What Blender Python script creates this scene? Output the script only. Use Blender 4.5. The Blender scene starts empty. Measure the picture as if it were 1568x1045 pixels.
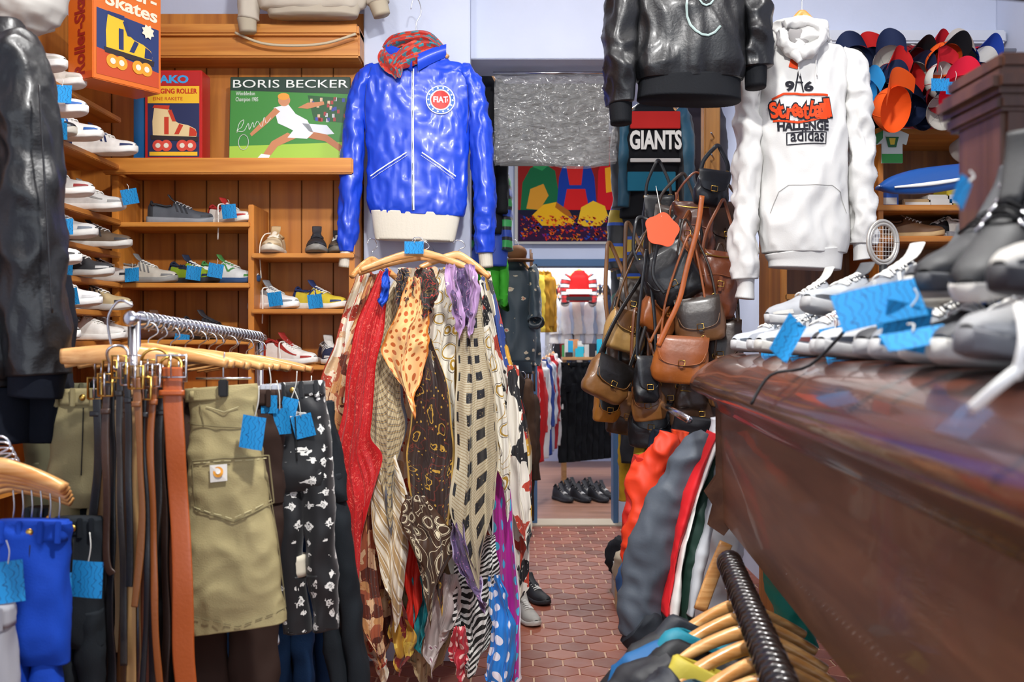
import bpy, bmesh, math, random
from mathutils import Vector, Matrix, noise
from mathutils.geometry import tessellate_polygon
from mathutils.bvhtree import BVHTree
R=random.Random(11)
pi=math.pi
# ---- photo survey: sight lines measured in a 1568-wide copy, eye height 1.45 m, 35 mm lens
F=1524.4; CX=784.; CY=522.7; H=1.45
def at(px,py,d): return Vector(((px-CX)*d/F, d, H-(py-CY)*d/F))
def T(*a): return Matrix.Translation(Vector(a if len(a)>1 else a[0]))
def RX(a): return Matrix.Rotation(math.radians(a),4,'X')
def RY(a): return Matrix.Rotation(math.radians(a),4,'Y')
def RZ(a): return Matrix.Rotation(math.radians(a),4,'Z')
def C(h):
    h=h.lstrip('#'); o=[]
    for i in (0,2,4):
        c=int(h[i:i+2],16)/255.; o.append(c/12.92 if c<=.04045 else ((c+.055)/1.055)**2.4)
    return (o[0],o[1],o[2],1)
# ---------------- materials
_m={}
def newmat(name):
    m=bpy.data.materials.new(name); m.use_nodes=True
    nt=m.node_tree; return m,nt,nt.nodes['Principled BSDF']
def mat(col,rough=.7,metal=0,bump=0,bs=200,coat=0,var=.0,vs=8,sheen=0,alpha=1):
    key=(col,rough,metal,bump,bs,coat,var,vs,sheen,alpha)
    if key in _m: return _m[key]
    m,nt,p=newmat('m_'+col.strip('#')); N=nt.nodes; L=nt.links
    c=C(col); p.inputs['Base Color'].default_value=c
    p.inputs['Roughness'].default_value=rough; p.inputs['Metallic'].default_value=metal
    p.inputs['Coat Weight'].default_value=coat; p.inputs['Coat Roughness'].default_value=.15
    p.inputs['Sheen Weight'].default_value=sheen
    if rough>=.7 and not metal: p.inputs['Specular IOR Level'].default_value=.2
    if alpha<1: p.inputs['Alpha'].default_value=alpha
    tc=N.new('ShaderNodeTexCoord')
    if var:
        n=N.new('ShaderNodeTexNoise'); n.inputs['Scale'].default_value=vs; n.inputs['Detail'].default_value=5
        L.new(tc.outputs['Object'],n.inputs['Vector'])
        r=N.new('ShaderNodeValToRGB'); r.color_ramp.elements[0].position=.3; r.color_ramp.elements[1].position=.7
        r.color_ramp.elements[0].color=tuple(x*(1-var) for x in c[:3])+(1,)
        r.color_ramp.elements[1].color=tuple(min(1,x*(1+var*.7)+.01*var) for x in c[:3])+(1,)
        L.new(n.outputs['Fac'],r.inputs['Fac']); L.new(r.outputs['Color'],p.inputs['Base Color'])
    if bump:
        n=N.new('ShaderNodeTexNoise'); n.inputs['Scale'].default_value=bs; n.inputs['Detail'].default_value=4
        L.new(tc.outputs['Object'],n.inputs['Vector'])
        b=N.new('ShaderNodeBump'); b.inputs['Strength'].default_value=bump; b.inputs['Distance'].default_value=.004
        L.new(n.outputs['Fac'],b.inputs['Height']); L.new(b.outputs['Normal'],p.inputs['Normal'])
    _m[key]=m; return m
def wood(c1,c2,axis='x',rough=.45,scale=1.,coat=.1):
    key=('w',c1,c2,axis,rough,scale)
    if key in _m: return _m[key]
    m,nt,p=newmat('wood_'+c1.strip('#')); N=nt.nodes; L=nt.links
    tc=N.new('ShaderNodeTexCoord'); mp=N.new('ShaderNodeMapping'); L.new(tc.outputs['Object'],mp.inputs['Vector'])
    s={'x':(1.2,22,22),'y':(22,1.2,22),'z':(22,22,1.2)}[axis]; mp.inputs['Scale'].default_value=tuple(v*scale for v in s)
    n=N.new('ShaderNodeTexNoise'); n.inputs['Scale'].default_value=1; n.inputs['Detail'].default_value=6; n.inputs['Distortion'].default_value=.8
    L.new(mp.outputs[0],n.inputs['Vector']); r=N.new('ShaderNodeValToRGB')
    r.color_ramp.elements[0].position=.32; r.color_ramp.elements[1].position=.68
    r.color_ramp.elements[0].color=C(c1); r.color_ramp.elements[1].color=C(c2)
    L.new(n.outputs['Fac'],r.inputs['Fac']); L.new(r.outputs['Color'],p.inputs['Base Color'])
    p.inputs['Roughness'].default_value=rough; p.inputs['Coat Weight'].default_value=coat
    b=N.new('ShaderNodeBump'); b.inputs['Strength'].default_value=.15; b.inputs['Distance'].default_value=.003
    L.new(n.outputs['Fac'],b.inputs['Height']); L.new(b.outputs['Normal'],p.inputs['Normal'])
    _m[key]=m; return m
def pat(kind,cols,scale=20,rough=.55,rot=0):
    key=(kind,tuple(cols),scale,rough,rot)
    if key in _m: return _m[key]
    m,nt,p=newmat('print_'+kind); N=nt.nodes; L=nt.links
    p.inputs['Roughness'].default_value=rough; p.inputs['Sheen Weight'].default_value=.2
    tc=N.new('ShaderNodeTexCoord'); mp=N.new('ShaderNodeMapping'); L.new(tc.outputs['UV'],mp.inputs['Vector'])
    mp.inputs['Scale'].default_value=(scale,scale,scale); mp.inputs['Rotation'].default_value=(0,0,math.radians(rot))
    vec=mp.outputs[0]
    def ramp(fac,stops):
        r=N.new('ShaderNodeValToRGB'); cr=r.color_ramp; cr.interpolation='CONSTANT'
        cr.elements[0].position=0; cr.elements[0].color=C(stops[0][1])
        cr.elements[1].position=stops[1][0]; cr.elements[1].color=C(stops[1][1])
        for q,c in stops[2:]:
            e=cr.elements.new(q); e.color=C(c)
        L.new(fac,r.inputs['Fac']); return r.outputs['Color']
    def mix(f,a,b):
        x=N.new('ShaderNodeMix'); x.data_type='RGBA'; L.new(f,x.inputs[0]); L.new(a,x.inputs[6]); L.new(b,x.inputs[7]); return x.outputs[2]
    def gt(f,t):
        x=N.new('ShaderNodeMath'); x.operation='GREATER_THAN'; L.new(f,x.inputs[0]); x.inputs[1].default_value=t; return x.outputs[0]
    def rgb(c):
        x=N.new('ShaderNodeRGB'); x.outputs[0].default_value=C(c); return x.outputs[0]
    def vor(v,s=1,rnd=1,metric='EUCLIDEAN'):
        x=N.new('ShaderNodeTexVoronoi'); x.inputs['Scale'].default_value=s; x.inputs['Randomness'].default_value=rnd; x.distance=metric; L.new(v,x.inputs['Vector']); return x
    def wave(v,s,dist=0,d='X',ds=1):
        x=N.new('ShaderNodeTexWave'); x.bands_direction=d; x.inputs['Scale'].default_value=s; x.inputs['Distortion'].default_value=dist; x.inputs['Detail Scale'].default_value=ds; L.new(v,x.inputs['Vector']); return x.outputs['Fac']
    def warp(v,s,a):
        n=N.new('ShaderNodeTexNoise'); n.inputs['Scale'].default_value=s; L.new(v,n.inputs['Vector'])
        q=N.new('ShaderNodeVectorMath'); q.operation='SCALE'; L.new(n.outputs['Color'],q.inputs[0]); q.inputs['Scale'].default_value=a
        z=N.new('ShaderNodeVectorMath'); L.new(v,z.inputs[0]); L.new(q.outputs[0],z.inputs[1]); return z.outputs[0]
    c=list(cols)+list(cols)
    if kind=='dots': out=ramp(vor(vec,1,.25).outputs['Distance'],[(0,c[1]),(.3,c[0])])
    elif kind=='rings': out=ramp(vor(warp(vec,2,.15),1,.6).outputs['Distance'],[(0,c[0]),(.32,c[1]),(.38,c[0]),(.42,c[2]),(.445,c[0]),(.68,c[1]),(.71,c[0])])
    elif kind=='paisley':
        w=warp(vec,1.5,.9); a=ramp(vor(w,1).outputs['Distance'],[(0,c[2]),(.1,c[0]),(.24,c[1]),(.29,c[0]),(.5,c[2]),(.54,c[0])])
        b=vor(vec,3.2).outputs['Distance']; out=mix(gt(b,.17),rgb(c[1]),a)
    elif kind=='floral':
        w=warp(vec,3,.4); v1=vor(w,1); a=ramp(v1.outputs['Distance'],[(0,c[1]),(.12,c[2]),(.24,c[0])]); out=a
    elif kind=='anchor':
        w=warp(vec,5,.5); out=ramp(vor(w,1,.5,'MANHATTAN').outputs['Distance'],[(0,c[1]),(.1,c[0]),(.16,c[1]),(.34,c[0])])
    elif kind=='patch':
        v1=vor(warp(vec,1,.5),1,1,'CHEBYCHEV'); s=N.new('ShaderNodeSeparateColor'); L.new(v1.outputs['Color'],s.inputs[0])
        k=len(cols); a=ramp(s.outputs[0],[(i/k,cols[i]) for i in range(k)])
        out=mix(gt(vor(vec,4).outputs['Distance'],.2),rgb(cols[0]),a)
    elif kind=='plaid':
        a=ramp(wave(vec,1),[(0,c[0]),(.6,c[1]),(.93,c[2])]); b=ramp(wave(vec,1,0,'Y'),[(0,c[0]),(.6,c[1]),(.93,c[2])])
        x=N.new('ShaderNodeMix'); x.data_type='RGBA'; x.inputs[0].default_value=.5; L.new(a,x.inputs[6]); L.new(b,x.inputs[7]); out=x.outputs[2]
    elif kind=='stripe':
        k=len(cols); out=ramp(wave(vec,1),[(i/k,cols[i]) for i in range(k)])
    elif kind=='hstripe':
        k=len(cols); out=ramp(wave(vec,1,0,'Y'),[(i/k,cols[i]) for i in range(k)])
    elif kind=='zebra': out=ramp(wave(vec,1,9,'Y',.8),[(0,c[0]),(.5,c[1])])
    elif kind=='squares':
        v1=vor(vec,1,0,'CHEBYCHEV'); sq=gt(v1.outputs['Distance'],.24)
        st=ramp(wave(vec,2.5,.5,'Y'),[(0,c[0]),(.8,c[2])]); base=mix(sq,rgb(c[1]),st)
        out=mix(gt(vor(vec,7).outputs['Distance'],.16),rgb(c[2]),base)
    L.new(out,p.inputs['Base Color']); _m[key]=m; return m
# ---------------- builder
def cr(rows,m):
    n=len(rows)
    if n<3: return [tuple(a+(b-a)*i/m for a,b in zip(rows[0],rows[-1])) for i in range(m+1)]
    out=[]
    for i in range(m+1):
        t=i/m*(n-1); k=min(int(t),n-2); f=t-k
        p0=rows[max(k-1,0)];p1=rows[k];p2=rows[k+1];p3=rows[min(k+2,n-1)]
        out.append(tuple(.5*((2*b)+(-a+c)*f+(2*a-5*b+4*c-d)*f*f+(-a+3*b-3*c+d)*f**3) for a,b,c,d in zip(p0,p1,p2,p3)))
    return out
def ip(tab,t):
    for (a,b),(c,d) in zip(tab,tab[1:]):
        if t<=c: return b+(d-b)*(t-a)/(c-a)
    return tab[-1][1]
class B:
    def __init__(s): s.v=[];s.f=[];s.m=[];s.uv=[];s.sm=[];s.mats=[];s.X=Matrix()
    def mi(s,m):
        if m not in s.mats: s.mats.append(m)
        return s.mats.index(m)
    def add(s,V,Fs,m,UV=None,smooth=True):
        o=len(s.v); V=[Vector(v) for v in V]
        if UV is None: UV=[(v.x+v.y,v.z) for v in V]
        s.v+= [s.X@v for v in V]; s.uv+=UV
        if isinstance(m,list): ms=[s.mi(k) for k in m]
        else: ms=[s.mi(m)]*len(Fs)
        for f,k in zip(Fs,ms): s.f.append(tuple(o+i for i in f)); s.m.append(k); s.sm.append(smooth)
    def box(s,c,sz,m,bev=.003,rot=None):
        bm=bmesh.new(); bmesh.ops.create_cube(bm,size=1)
        for v in bm.verts: v.co=Vector((v.co.x*sz[0],v.co.y*sz[1],v.co.z*sz[2]))
        if bev: bmesh.ops.bevel(bm,geom=bm.edges[:],offset=min(bev,min(sz)*.4),segments=2,affect='EDGES')
        bm.verts.index_update(); M=T(*c)@(rot or Matrix())
        s.add([M@v.co for v in bm.verts],[[v.index for v in f.verts] for f in bm.faces],m,smooth=False); bm.free()
    def b2(s,x0,x1,y0,y1,z0,z1,m,bev=.003): s.box(((x0+x1)/2,(y0+y1)/2,(z0+z1)/2),(x1-x0,y1-y0,z1-z0),m,bev)
    def loft(s,rows,m,n=32,e=2,steps=None,wr=(0,8,8,8),ridge=0,rs=12,rz=.6,caps=True,ref=(0,1,0),seed=0,fold=0,nf=6,ups=1):
        rows=cr(rows,steps or max(8,len(rows)*4)); k=len(rows); ref=Vector(ref)
        P=[Vector(r[:3]) for r in rows]; V=[];UV=[];dist=0; per=2*pi*sum(math.sqrt((r[3]**2+r[4]**2)/2) for r in rows)/k*ups
        so=Vector((seed*7.3,seed*3.1,seed*1.7))
        for i,r in enumerate(rows):
            t=(P[min(i+1,k-1)]-P[max(i-1,0)]); t.normalize()
            S=t.cross(ref)
            if S.length<1e-4: S=Vector((1,0,0))
            S.normalize(); D=S.cross(t)
            if i: dist+=(P[i]-P[i-1]).length
            a=max(r[3],.0005); b=max(r[4],.0005)
            for j in range(n+1):
                th=pi/2+2*pi*j/n; c=math.cos(th); q=math.sin(th)
                cc=math.copysign(abs(c)**(2/e),c); qq=math.copysign(abs(q)**(2/e),q)
                off=S*(a*cc)+D*(b*qq); p=P[i]+off
                if (wr[0] or ridge or fold) :
                    j2=j%n; d=0; w=p+so
                    if wr[0]: d+=wr[0]*noise.noise(Vector((w.x*wr[1],w.y*wr[2],w.z*wr[3])))
                    if ridge:
                        wx=w.x+.04*noise.noise(w*5); 
                        d+=ridge*(.5-2*abs(noise.noise(Vector((wx*rs,w.y*rs,w.z*rs*rz)))))+ridge*.5*(.5-2*abs(noise.noise(Vector((wx*rs*2.1+5,w.y*rs*2,w.z*rs*rz*2.3)))))
                    if fold: d+=fold*math.sin(nf*(2*pi*j2/n)+3*noise.noise(Vector((0,seed,dist*2.5)))+seed)*min(1,.25+i/k)
                    nn=S*(cc/max(a,.01))+D*(qq/max(b,.01))
                    if nn.length>0: nn.normalize()
                    p=p+nn*d
                V.append(p); UV.append((per*j/n,dist))
        Fs=[]
        for i in range(k-1):
            for j in range(n):
                a=i*(n+1)+j; Fs.append((a,a+n+1,a+n+2,a+1))
        if caps:
            for i in (0,k-1):
                o=len(V); V.append(P[i]); UV.append((0,0))
                for j in range(n):
                    a=i*(n+1)+j; Fs.append((o,a,a+1) if i==0 else (o,a+1,a))
        s.add(V,Fs,m,UV); return BVHTree.FromPolygons(V,Fs)
    def tube(s,pts,r,m,n=8,steps=None,smooth=True):
        pts=[tuple(p)+(r,) if not isinstance(r,(list,tuple)) else tuple(p)+(r[i],) for i,p in enumerate(pts)]
        rows=cr(pts,steps or (len(pts)-1)*5) if smooth else pts
        P=[Vector(q[:3]) for q in rows]; k=len(P); V=[];u=None
        for i in range(k):
            t=(P[min(i+1,k-1)]-P[max(i-1,0)]).normalized()
            if u is None: u=t.orthogonal().normalized()
            u=(u-t*u.dot(t)); u=u.normalized() if u.length>1e-6 else t.orthogonal().normalized(); w=t.cross(u)
            for j in range(n):
                a=2*pi*j/n; V.append(P[i]+(u*math.cos(a)+w*math.sin(a))*rows[i][3])
        Fs=[(i*n+j,i*n+(j+1)%n,(i+1)*n+(j+1)%n,(i+1)*n+j) for i in range(k-1) for j in range(n)]
        Fs+= [tuple(range(n))[::-1],tuple((k-1)*n+j for j in range(n))]
        s.add(V,Fs,m)
    def cyl(s,p0,p1,r,m,n=20): s.tube([p0,p1],r,m,n,smooth=False)
    def ell(s,c,r,m,n=16,wr=0,ws=10,seed=0,zmin=-1):
        V=[];Fs=[]
        for i in range(n+1):
            ph=pi*i/n
            for j in range(2*n):
                th=pi*j/n; d=Vector((math.sin(ph)*math.cos(th),math.sin(ph)*math.sin(th),max(zmin,math.cos(ph))))
                p=Vector(c)+Vector((d.x*r[0],d.y*r[1],d.z*r[2]))
                if wr: p+=d*wr*noise.noise((p+Vector((seed,0,0)))*ws)
                V.append(p)
        for i in range(n):
            for j in range(2*n): Fs.append((i*2*n+j,(i+1)*2*n+j,(i+1)*2*n+(j+1)%(2*n),i*2*n+(j+1)%(2*n)))
        s.add(V,Fs,m)
    def grid(s,fn,nu,nv,m,uvs=(1,1),smooth=True,edge=None):
        V=[];UV=[]
        for i in range(nv+1):
            for j in range(nu+1): V.append(fn(j/nu,i/nv)); UV.append((j/nu*uvs[0],i/nv*uvs[1]))
        Fs=[(i*(nu+1)+j,(i+1)*(nu+1)+j,(i+1)*(nu+1)+j+1,i*(nu+1)+j+1) for i in range(nv) for j in range(nu)]
        if edge: m=[edge if (j<2 or j>nu-3 or i>nv-4) else m for i in range(nv) for j in range(nu)]
        s.add(V,Fs,m,UV,smooth)
    def flat(s,pts,M,m,off=.001):
        V=[Vector((p[0],p[1],0)) for p in pts]
        tr=tessellate_polygon([V]); s.add([M@(v+Vector((0,0,off))) for v in V],[t for t in tr],m,[(v.x,v.y) for v in V],smooth=False)
    def circ(s,c,r,M,m,off=.001,n=28,ry=None):
        s.flat([(c[0]+r*math.cos(2*pi*i/n),c[1]+(ry or r)*math.sin(2*pi*i/n)) for i in range(n)],M,m,off)
    def text(s,body,size,M,m,w=None,off=.001,bvh=None,ys=None,bold=0,do=.004,align='CENTER'):
        cu=bpy.data.curves.new('t','FONT'); cu.body=body; cu.size=size; cu.align_x=align; cu.offset=bold; cu.resolution_u=3
        o=bpy.data.objects.new('t',cu); bpy.context.scene.collection.objects.link(o); bpy.context.view_layer.update()
        me=bpy.data.meshes.new_from_object(o.evaluated_get(bpy.context.evaluated_depsgraph_get()))
        V=[v.co.copy() for v in me.vertices]; Fs=[tuple(p.vertices) for p in me.polygons]
        if V:
            if w:
                x0=min(v.x for v in V);x1=max(v.x for v in V)
                for v in V: v.x*=w/(x1-x0)
            W=[M@Vector((v.x,v.y,off)) for v in V]
            if bvh: W=[proj(bvh,q.x,q.z,ys,do) for q in W]
            s.add(W,Fs,m,smooth=False)
        bpy.data.objects.remove(o); bpy.data.curves.remove(cu); bpy.data.meshes.remove(me)
    def done(s,name,parent=None):
        if not s.v: return None
        me=bpy.data.meshes.new(name)
        mn=[min(v[i] for v in s.v) for i in range(3)]; mx=[max(v[i] for v in s.v) for i in range(3)]
        o0=Vector(((mn[0]+mx[0])/2,(mn[1]+mx[1])/2,mn[2]))
        me.from_pydata([v-o0 for v in s.v],[],s.f)
        for m in s.mats: me.materials.append(m)
        me.polygons.foreach_set('material_index',s.m); me.polygons.foreach_set('use_smooth',s.sm)
        ul=me.uv_layers.new(name='UVMap'); li=[0]*len(me.loops); me.loops.foreach_get('vertex_index',li)
        fl=[]
        for i in li: fl+=s.uv[i]
        ul.data.foreach_set('uv',fl); me.update()
        ob=bpy.data.objects.new(name,me); bpy.context.scene.collection.objects.link(ob); ob.location=o0
        if parent: ob.parent=parent
        return ob
def proj(bvh,x,z,ys,do=.003):
    h=bvh.ray_cast(Vector((x,ys-1,z)),Vector((0,1,0)))
    return Vector((x,(h[0].y if h[0] else ys)-do,z))
def empty(name,loc=(0,0,0)):
    e=bpy.data.objects.new(name,None); bpy.context.scene.collection.objects.link(e); e.location=loc; e.empty_display_size=.1; return e
def kids(name,parts):
    e=empty(name)
    for o in parts:
        if o: o.parent=e
    return e
def prow(rows,d): return [((( r[0]+r[1])/2-CX)*d/F, d+(r[4] if len(r)>4 else 0), H-(r[2]-CY)*d/F, (r[1]-r[0])/2*d/F, r[3]) for r in rows]
def crow(rows,d): return [((r[0]-CX)*d/F, d+(r[4] if len(r)>4 else 0), H-(r[1]-CY)*d/F, r[2]*d/F, r[3]) for r in rows]
def ribbon(b,bvh,pts,d,hw,m,do=.003,dash=False):
    P=[at(p[0],p[1],d) for p in pts]; Q=[]
    for a,c in zip(P,P[1:]):
        k=max(2,int((c-a).length/.008))
        Q+=[a.lerp(c,i/k) for i in range(k)]
    Q.append(P[-1]); V=[]
    for i,q in enumerate(Q):
        t=(Q[min(i+1,len(Q)-1)]-Q[max(i-1,0)]); t.y=0; t.normalize(); s=Vector((t.z,0,-t.x))*hw
        V+=[proj(bvh,q.x+s.x,q.z+s.z,d,do),proj(bvh,q.x,q.z,d,do+.0015),proj(bvh,q.x-s.x,q.z-s.z,d,do)]
    Fs=[]
    for i in range(len(Q)-1):
        if dash and i%3==2: continue
        Fs+=[(3*i,3*i+3,3*i+4,3*i+1),(3*i+1,3*i+4,3*i+5,3*i+2)]
    b.add(V,Fs,m)
def pdisc(b,bvh,c,r,d,m,do,n=32):
    P=at(c[0],c[1],d); rr=r*d/F; V=[];Fs=[]
    for k in range(4):
        for i in range(n): a=2*pi*i/n; V.append(proj(bvh,P.x+rr*k/3*math.cos(a),P.z+rr*k/3*math.sin(a),d,do))
    for k in range(3):
        for i in range(n): Fs.append((k*n+i,(k+1)*n+i,(k+1)*n+(i+1)%n,k*n+(i+1)%n))
    b.add(V,Fs,m)
# palette
WALL=mat('#ccd3e6',.85,var=.05,vs=3,bump=.15,bs=60)
PINE=wood('#b86e24','#dd9844','x'); PINEV=wood('#ac6422','#d48934','z',scale=.7); PINEY=wood('#a8641f','#d68f40','y')
HANG=wood('#c48344','#e6b274','x',.3,3); DARKW=wood('#2f160c','#5c3020','y',.25,1.4,.4); APRON=wood('#5e3c2a','#7c543c','y',.45,.8)
CHR=mat('#c8c8cc',.2,1); BRASS=mat('#c9a050',.3,1); BLK=mat('#101013',.6); WHT=mat('#f0efe9',.6); STR=mat('#d8d8d0',.8)
LBLK=mat('#0b0c0f',.42,bump=.25,bs=110,coat=.08)
def tagmat():
    m,nt,p=newmat('blue_tag_card'); N=nt.nodes; L=nt.links
    tc=N.new('ShaderNodeTexCoord'); w=N.new('ShaderNodeTexWave'); w.inputs['Scale'].default_value=2; w.inputs['Distortion'].default_value=9; w.inputs['Detail Scale'].default_value=1.2; w.inputs['Detail'].default_value=1
    mp=N.new('ShaderNodeMapping'); mp.inputs['Scale'].default_value=(14,26,9); L.new(tc.outputs['UV'],mp.inputs['Vector']); L.new(mp.outputs[0],w.inputs['Vector'])
    r=N.new('ShaderNodeValToRGB'); r.color_ramp.interpolation='CONSTANT'
    r.color_ramp.elements[0].color=C('#0f88c8'); r.color_ramp.elements[1].position=.96; r.color_ramp.elements[1].color=C('#0b4f84')
    L.new(w.outputs['Fac'],r.inputs['Fac']); L.new(r.outputs['Color'],p.inputs['Base Color']); p.inputs['Roughness'].default_value=.7
    return m
TAG=tagmat()
def tag(b,P,yaw=0,w=.06,h=.075,roll=0,string=.05,pitch=0):
    X0=b.X; b.X=X0@T(*P)@RZ(yaw)@RX(pitch)@RY(roll); ph=R.random()*6
    b.grid(lambda u,v:Vector(((u-.5)*w,.004*math.sin(u*3+ph),-v*h)),5,5,TAG,(w,h))
    b.grid(lambda u,v:Vector(((u-.5)*w,.0012+.004*math.sin(u*3+ph),-v*h)),5,5,TAG,(w,h))
    b.tube([(0,0,-.005),(.005,-.003,string*.5),(0,0,string)],.0012,STR,5); b.X=X0
# ---------------- shoe
WT=[(0,.028),(.06,.035),(.3,.033),(.45,.036),(.7,.046),(.86,.041),(.95,.03),(1,.012)]
HT=[(0,.085),(.03,.1),(.12,.102),(.3,.09),(.4,.1),(.52,.085),(.7,.064),(.88,.052),(.96,.042),(1,.028)]
def shoe(b,X,up,sole,acc=None,lin=None,lace=None,L=.285,st='3',hi=0,toe=None,tg=None,dang=0,eye=None):
    X0=b.X; b.X=X0@X; acc=acc or up; lin=lin or mat('#3a3a40',.9); lace=lace or STR; toe=toe or up; k=L/.285
    def W(t): return ip(WT,t)*k
    def Hh(t): return ip(HT,t)*k+hi*max(0,1-abs(t-.2)/.26)
    zs=lambda t: (.034-.01*t)*k
    spr=lambda t: .012*max(0,(t-.75)/.25)**2
    n=20; rows=26; V=[];Fs=[]
    for i in range(rows+1):
        t=i/rows
        w=W(t)*1.06+.001
        for j in range(n):
            a=2*pi*j/n; c=math.cos(a);q=math.sin(a)
            V.append(Vector((L*t*1.01-.002,w*math.copysign(abs(c)**.4,c),spr(t)+zs(t)/2*(1+math.copysign(abs(q)**.4,q)))))
    for i in range(rows):
        for j in range(n): Fs.append((i*n+j,(i+1)*n+j,(i+1)*n+(j+1)%n,i*n+(j+1)%n))
    Fs+=[tuple(range(n)),tuple(rows*n+j for j in range(n))[::-1]]
    b.add(V,Fs,sole)
    def surf(t,ph,off=0):
        z0=zs(t)*.85+spr(t); h=Hh(t)-z0+spr(t)
        c=-math.cos(ph); q=max(0,math.sin(ph))
        y=W(t)*.97*math.copysign(abs(c)**.75,c)*(1-.22*q*q*(1 if t<.6 else .6)); z=z0+h*q**.75
        o=Vector((0,c,q)).normalized()*off
        return Vector((L*t*.985+.003,y,z))+o
    m2=24; rows=34; V=[];Fs=[];Ms=[]
    for i in range(rows+1):
        t=i/rows
        for j in range(m2+1):
            ph=pi*j/m2; p=surf(t,ph)
            if .04<t<.37 and .24*pi<ph<.76*pi:
                e=min((t-.04)/.03,(.37-t)/.03,1,(ph/pi-.24)/.05,(.76-ph/pi)/.05); e=max(0,e)
                p.z=p.z*(1-e)+ (zs(t)+.008)*e
            V.append(p)
    for i in range(rows):
        t=(i+.5)/rows
        for j in range(m2):
            ph=pi*(j+.5)/m2; a=i*(m2+1)+j; Fs.append((a,a+1,a+m2+2,a+m2+1))
            Ms.append(lin if (.05<t<.37 and .26*pi<ph<.74*pi) else acc if t<.09 else toe if t>.86 else up)
    b.add(V,Fs,Ms)
    pts=[surf(t,.26*pi,.001) for t in (.36,.28,.2,.12,.06)]+[surf(.035,.5*pi,.002)]+[surf(t,.74*pi,.001) for t in (.06,.12,.2,.28,.36)]
    b.tube(pts,.0045*k,acc,6,30)
    p0=surf(.56,.5*pi,.002); p1=surf(.38,.5*pi,.006); p2=p1+Vector((-.022,0,.026))*k
    b.loft([tuple(p)+(.0035,w*k) for p,w in ((p0,.014),(p1,.02),(p2,.021))],acc,10,3,8)
    for i in range(5):
        t=.42+.055*i; b.tube([surf(t,.33*pi,.003),surf(t+.01,.5*pi,.007),surf(t+(.03 if i%2 else -.005),.67*pi,.003)],.0024*k,lace,5,6)
        if i<4: b.tube([surf(t,.34*pi,.004),surf(t+.028,.5*pi,.006),surf(t+.055,.66*pi,.004)],.002*k,lace,5,6)
        if eye:
            for ph in (.3,.7):
                q=surf(t,ph*pi,.002); nn=Vector((0,-math.cos(ph*pi),math.sin(ph*pi))); e1=Vector((1,0,0)); e2=nn.cross(e1)
                b.tube([q+(e1*math.cos(a)+e2*math.sin(a))*.0065 for a in [j*pi/5 for j in range(11)]],.002,eye,6,20)
    if dang:
        q=surf(.42,.35*pi,.006); b.tube([q,q+Vector((.0,-.03,-.01)),q+Vector((.02,-.045,-.07)),q+Vector((.01,-.04,-dang))],.003,lace,6,14)
    for sgn in (0,1):
        f=lambda ph: ph if sgn==0 else pi-ph
        if st=='3':
            for q in range(3):
                t0=.38+q*.075
                V=[surf(t0+.07*(1-u)+dx,f((.1+.24*u)*pi),.0016) for u in (0,.25,.5,.75,1) for dx in (0,.034)]
                b.add(V,[(2*i,2*i+2,2*i+3,2*i+1) for i in range(4)],acc)
        elif st=='n':
            for a,c in (((.34,.12),(.42,.33)),((.42,.33),(.52,.12)),((.52,.12),(.6,.33))):
                V=[surf(a[0]+(c[0]-a[0])*u+dx,f((a[1]+(c[1]-a[1])*u)*pi),.0016) for u in (0,.33,.66,1) for dx in (0,.04)]
                b.add(V,[(2*i,2*i+2,2*i+3,2*i+1) for i in range(3)],acc)
        elif st=='s':
            V=[surf(.25+.5*u,f((.12+.2*(1-u)**2+.03)*pi),.0016) if r else surf(.25+.5*u,f((.09+.1*(1-u)**2+.02*u)*pi),.0016) for u in [i/8 for i in range(9)] for r in (0,1)]
            b.add(V,[(2*i,2*i+2,2*i+3,2*i+1) for i in range(8)],acc)
        V=[surf(t,f(.035*pi if r==0 else .13*pi),.0012) for t in [.82+.16*i/5 for i in range(6)] for r in (0,1)]
        b.add(V,[(2*i,2*i+2,2*i+3,2*i+1) for i in range(5)],toe if toe!=up else acc)
    b.X=X0
    if tg is not None:
        wp=X0@X@Vector((L*.5,0,.06)); P=wp+Vector(tg[:3])
        tag(b,P,tg[3] if len(tg)>3 else 0,.062,.06,roll=R.uniform(-12,12),string=.02,pitch=R.uniform(-15,10))
def hx(c): return mat(c,.6,bump=.1,bs=300,var=.10,vs=30)
def put_shoe(px,py,d,yaw,up,sole='#e8e6df',acc=None,lin='#33343a',lace='#e8e6e0',name='sneaker',z=None,tilt=None,x=None,**k):
    P=at(px,py,d)
    if z is not None: P.z=z
    if x is not None: P.x=x
    b=B(); X=T(*P)@RZ(yaw)@(tilt or Matrix())@T(-k.get('L',.285)/2,0,0)
    if k.get('toe'): k['toe']=hx(k['toe'])
    shoe(b,X,hx(up),hx(sole),hx(acc) if acc else None,hx(lin),mat(lace,.8),**k)
    return b.done(name)
# ---------------- hanger
def hanger(b,P,w=.42,yaw=0,m=HANG,drop=.055,hook=.07,thick=.011,roll=0):
    X0=b.X; b.X=X0@T(*P)@RZ(yaw)@RY(roll)
    b.loft([(x*w/2,-.018*abs(x)**2,-drop*abs(x)**1.5+.012*(1-abs(x)),.016-.006*abs(x),thick*.55+.006*abs(x)) for x in (-1,-.8,-.5,-.2,0,.2,.5,.8,1)],m,14,2.6,28)
    b.tube([(0,0,.01),(0,0,hook*.55),(.004,0,hook*.7),(.022,0,hook*.95),(.012,0,hook*1.3),(-.012,0,hook*1.33),(-.022,0,hook*1.05)],.0019,CHR,6)
    b.X=X0
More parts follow.
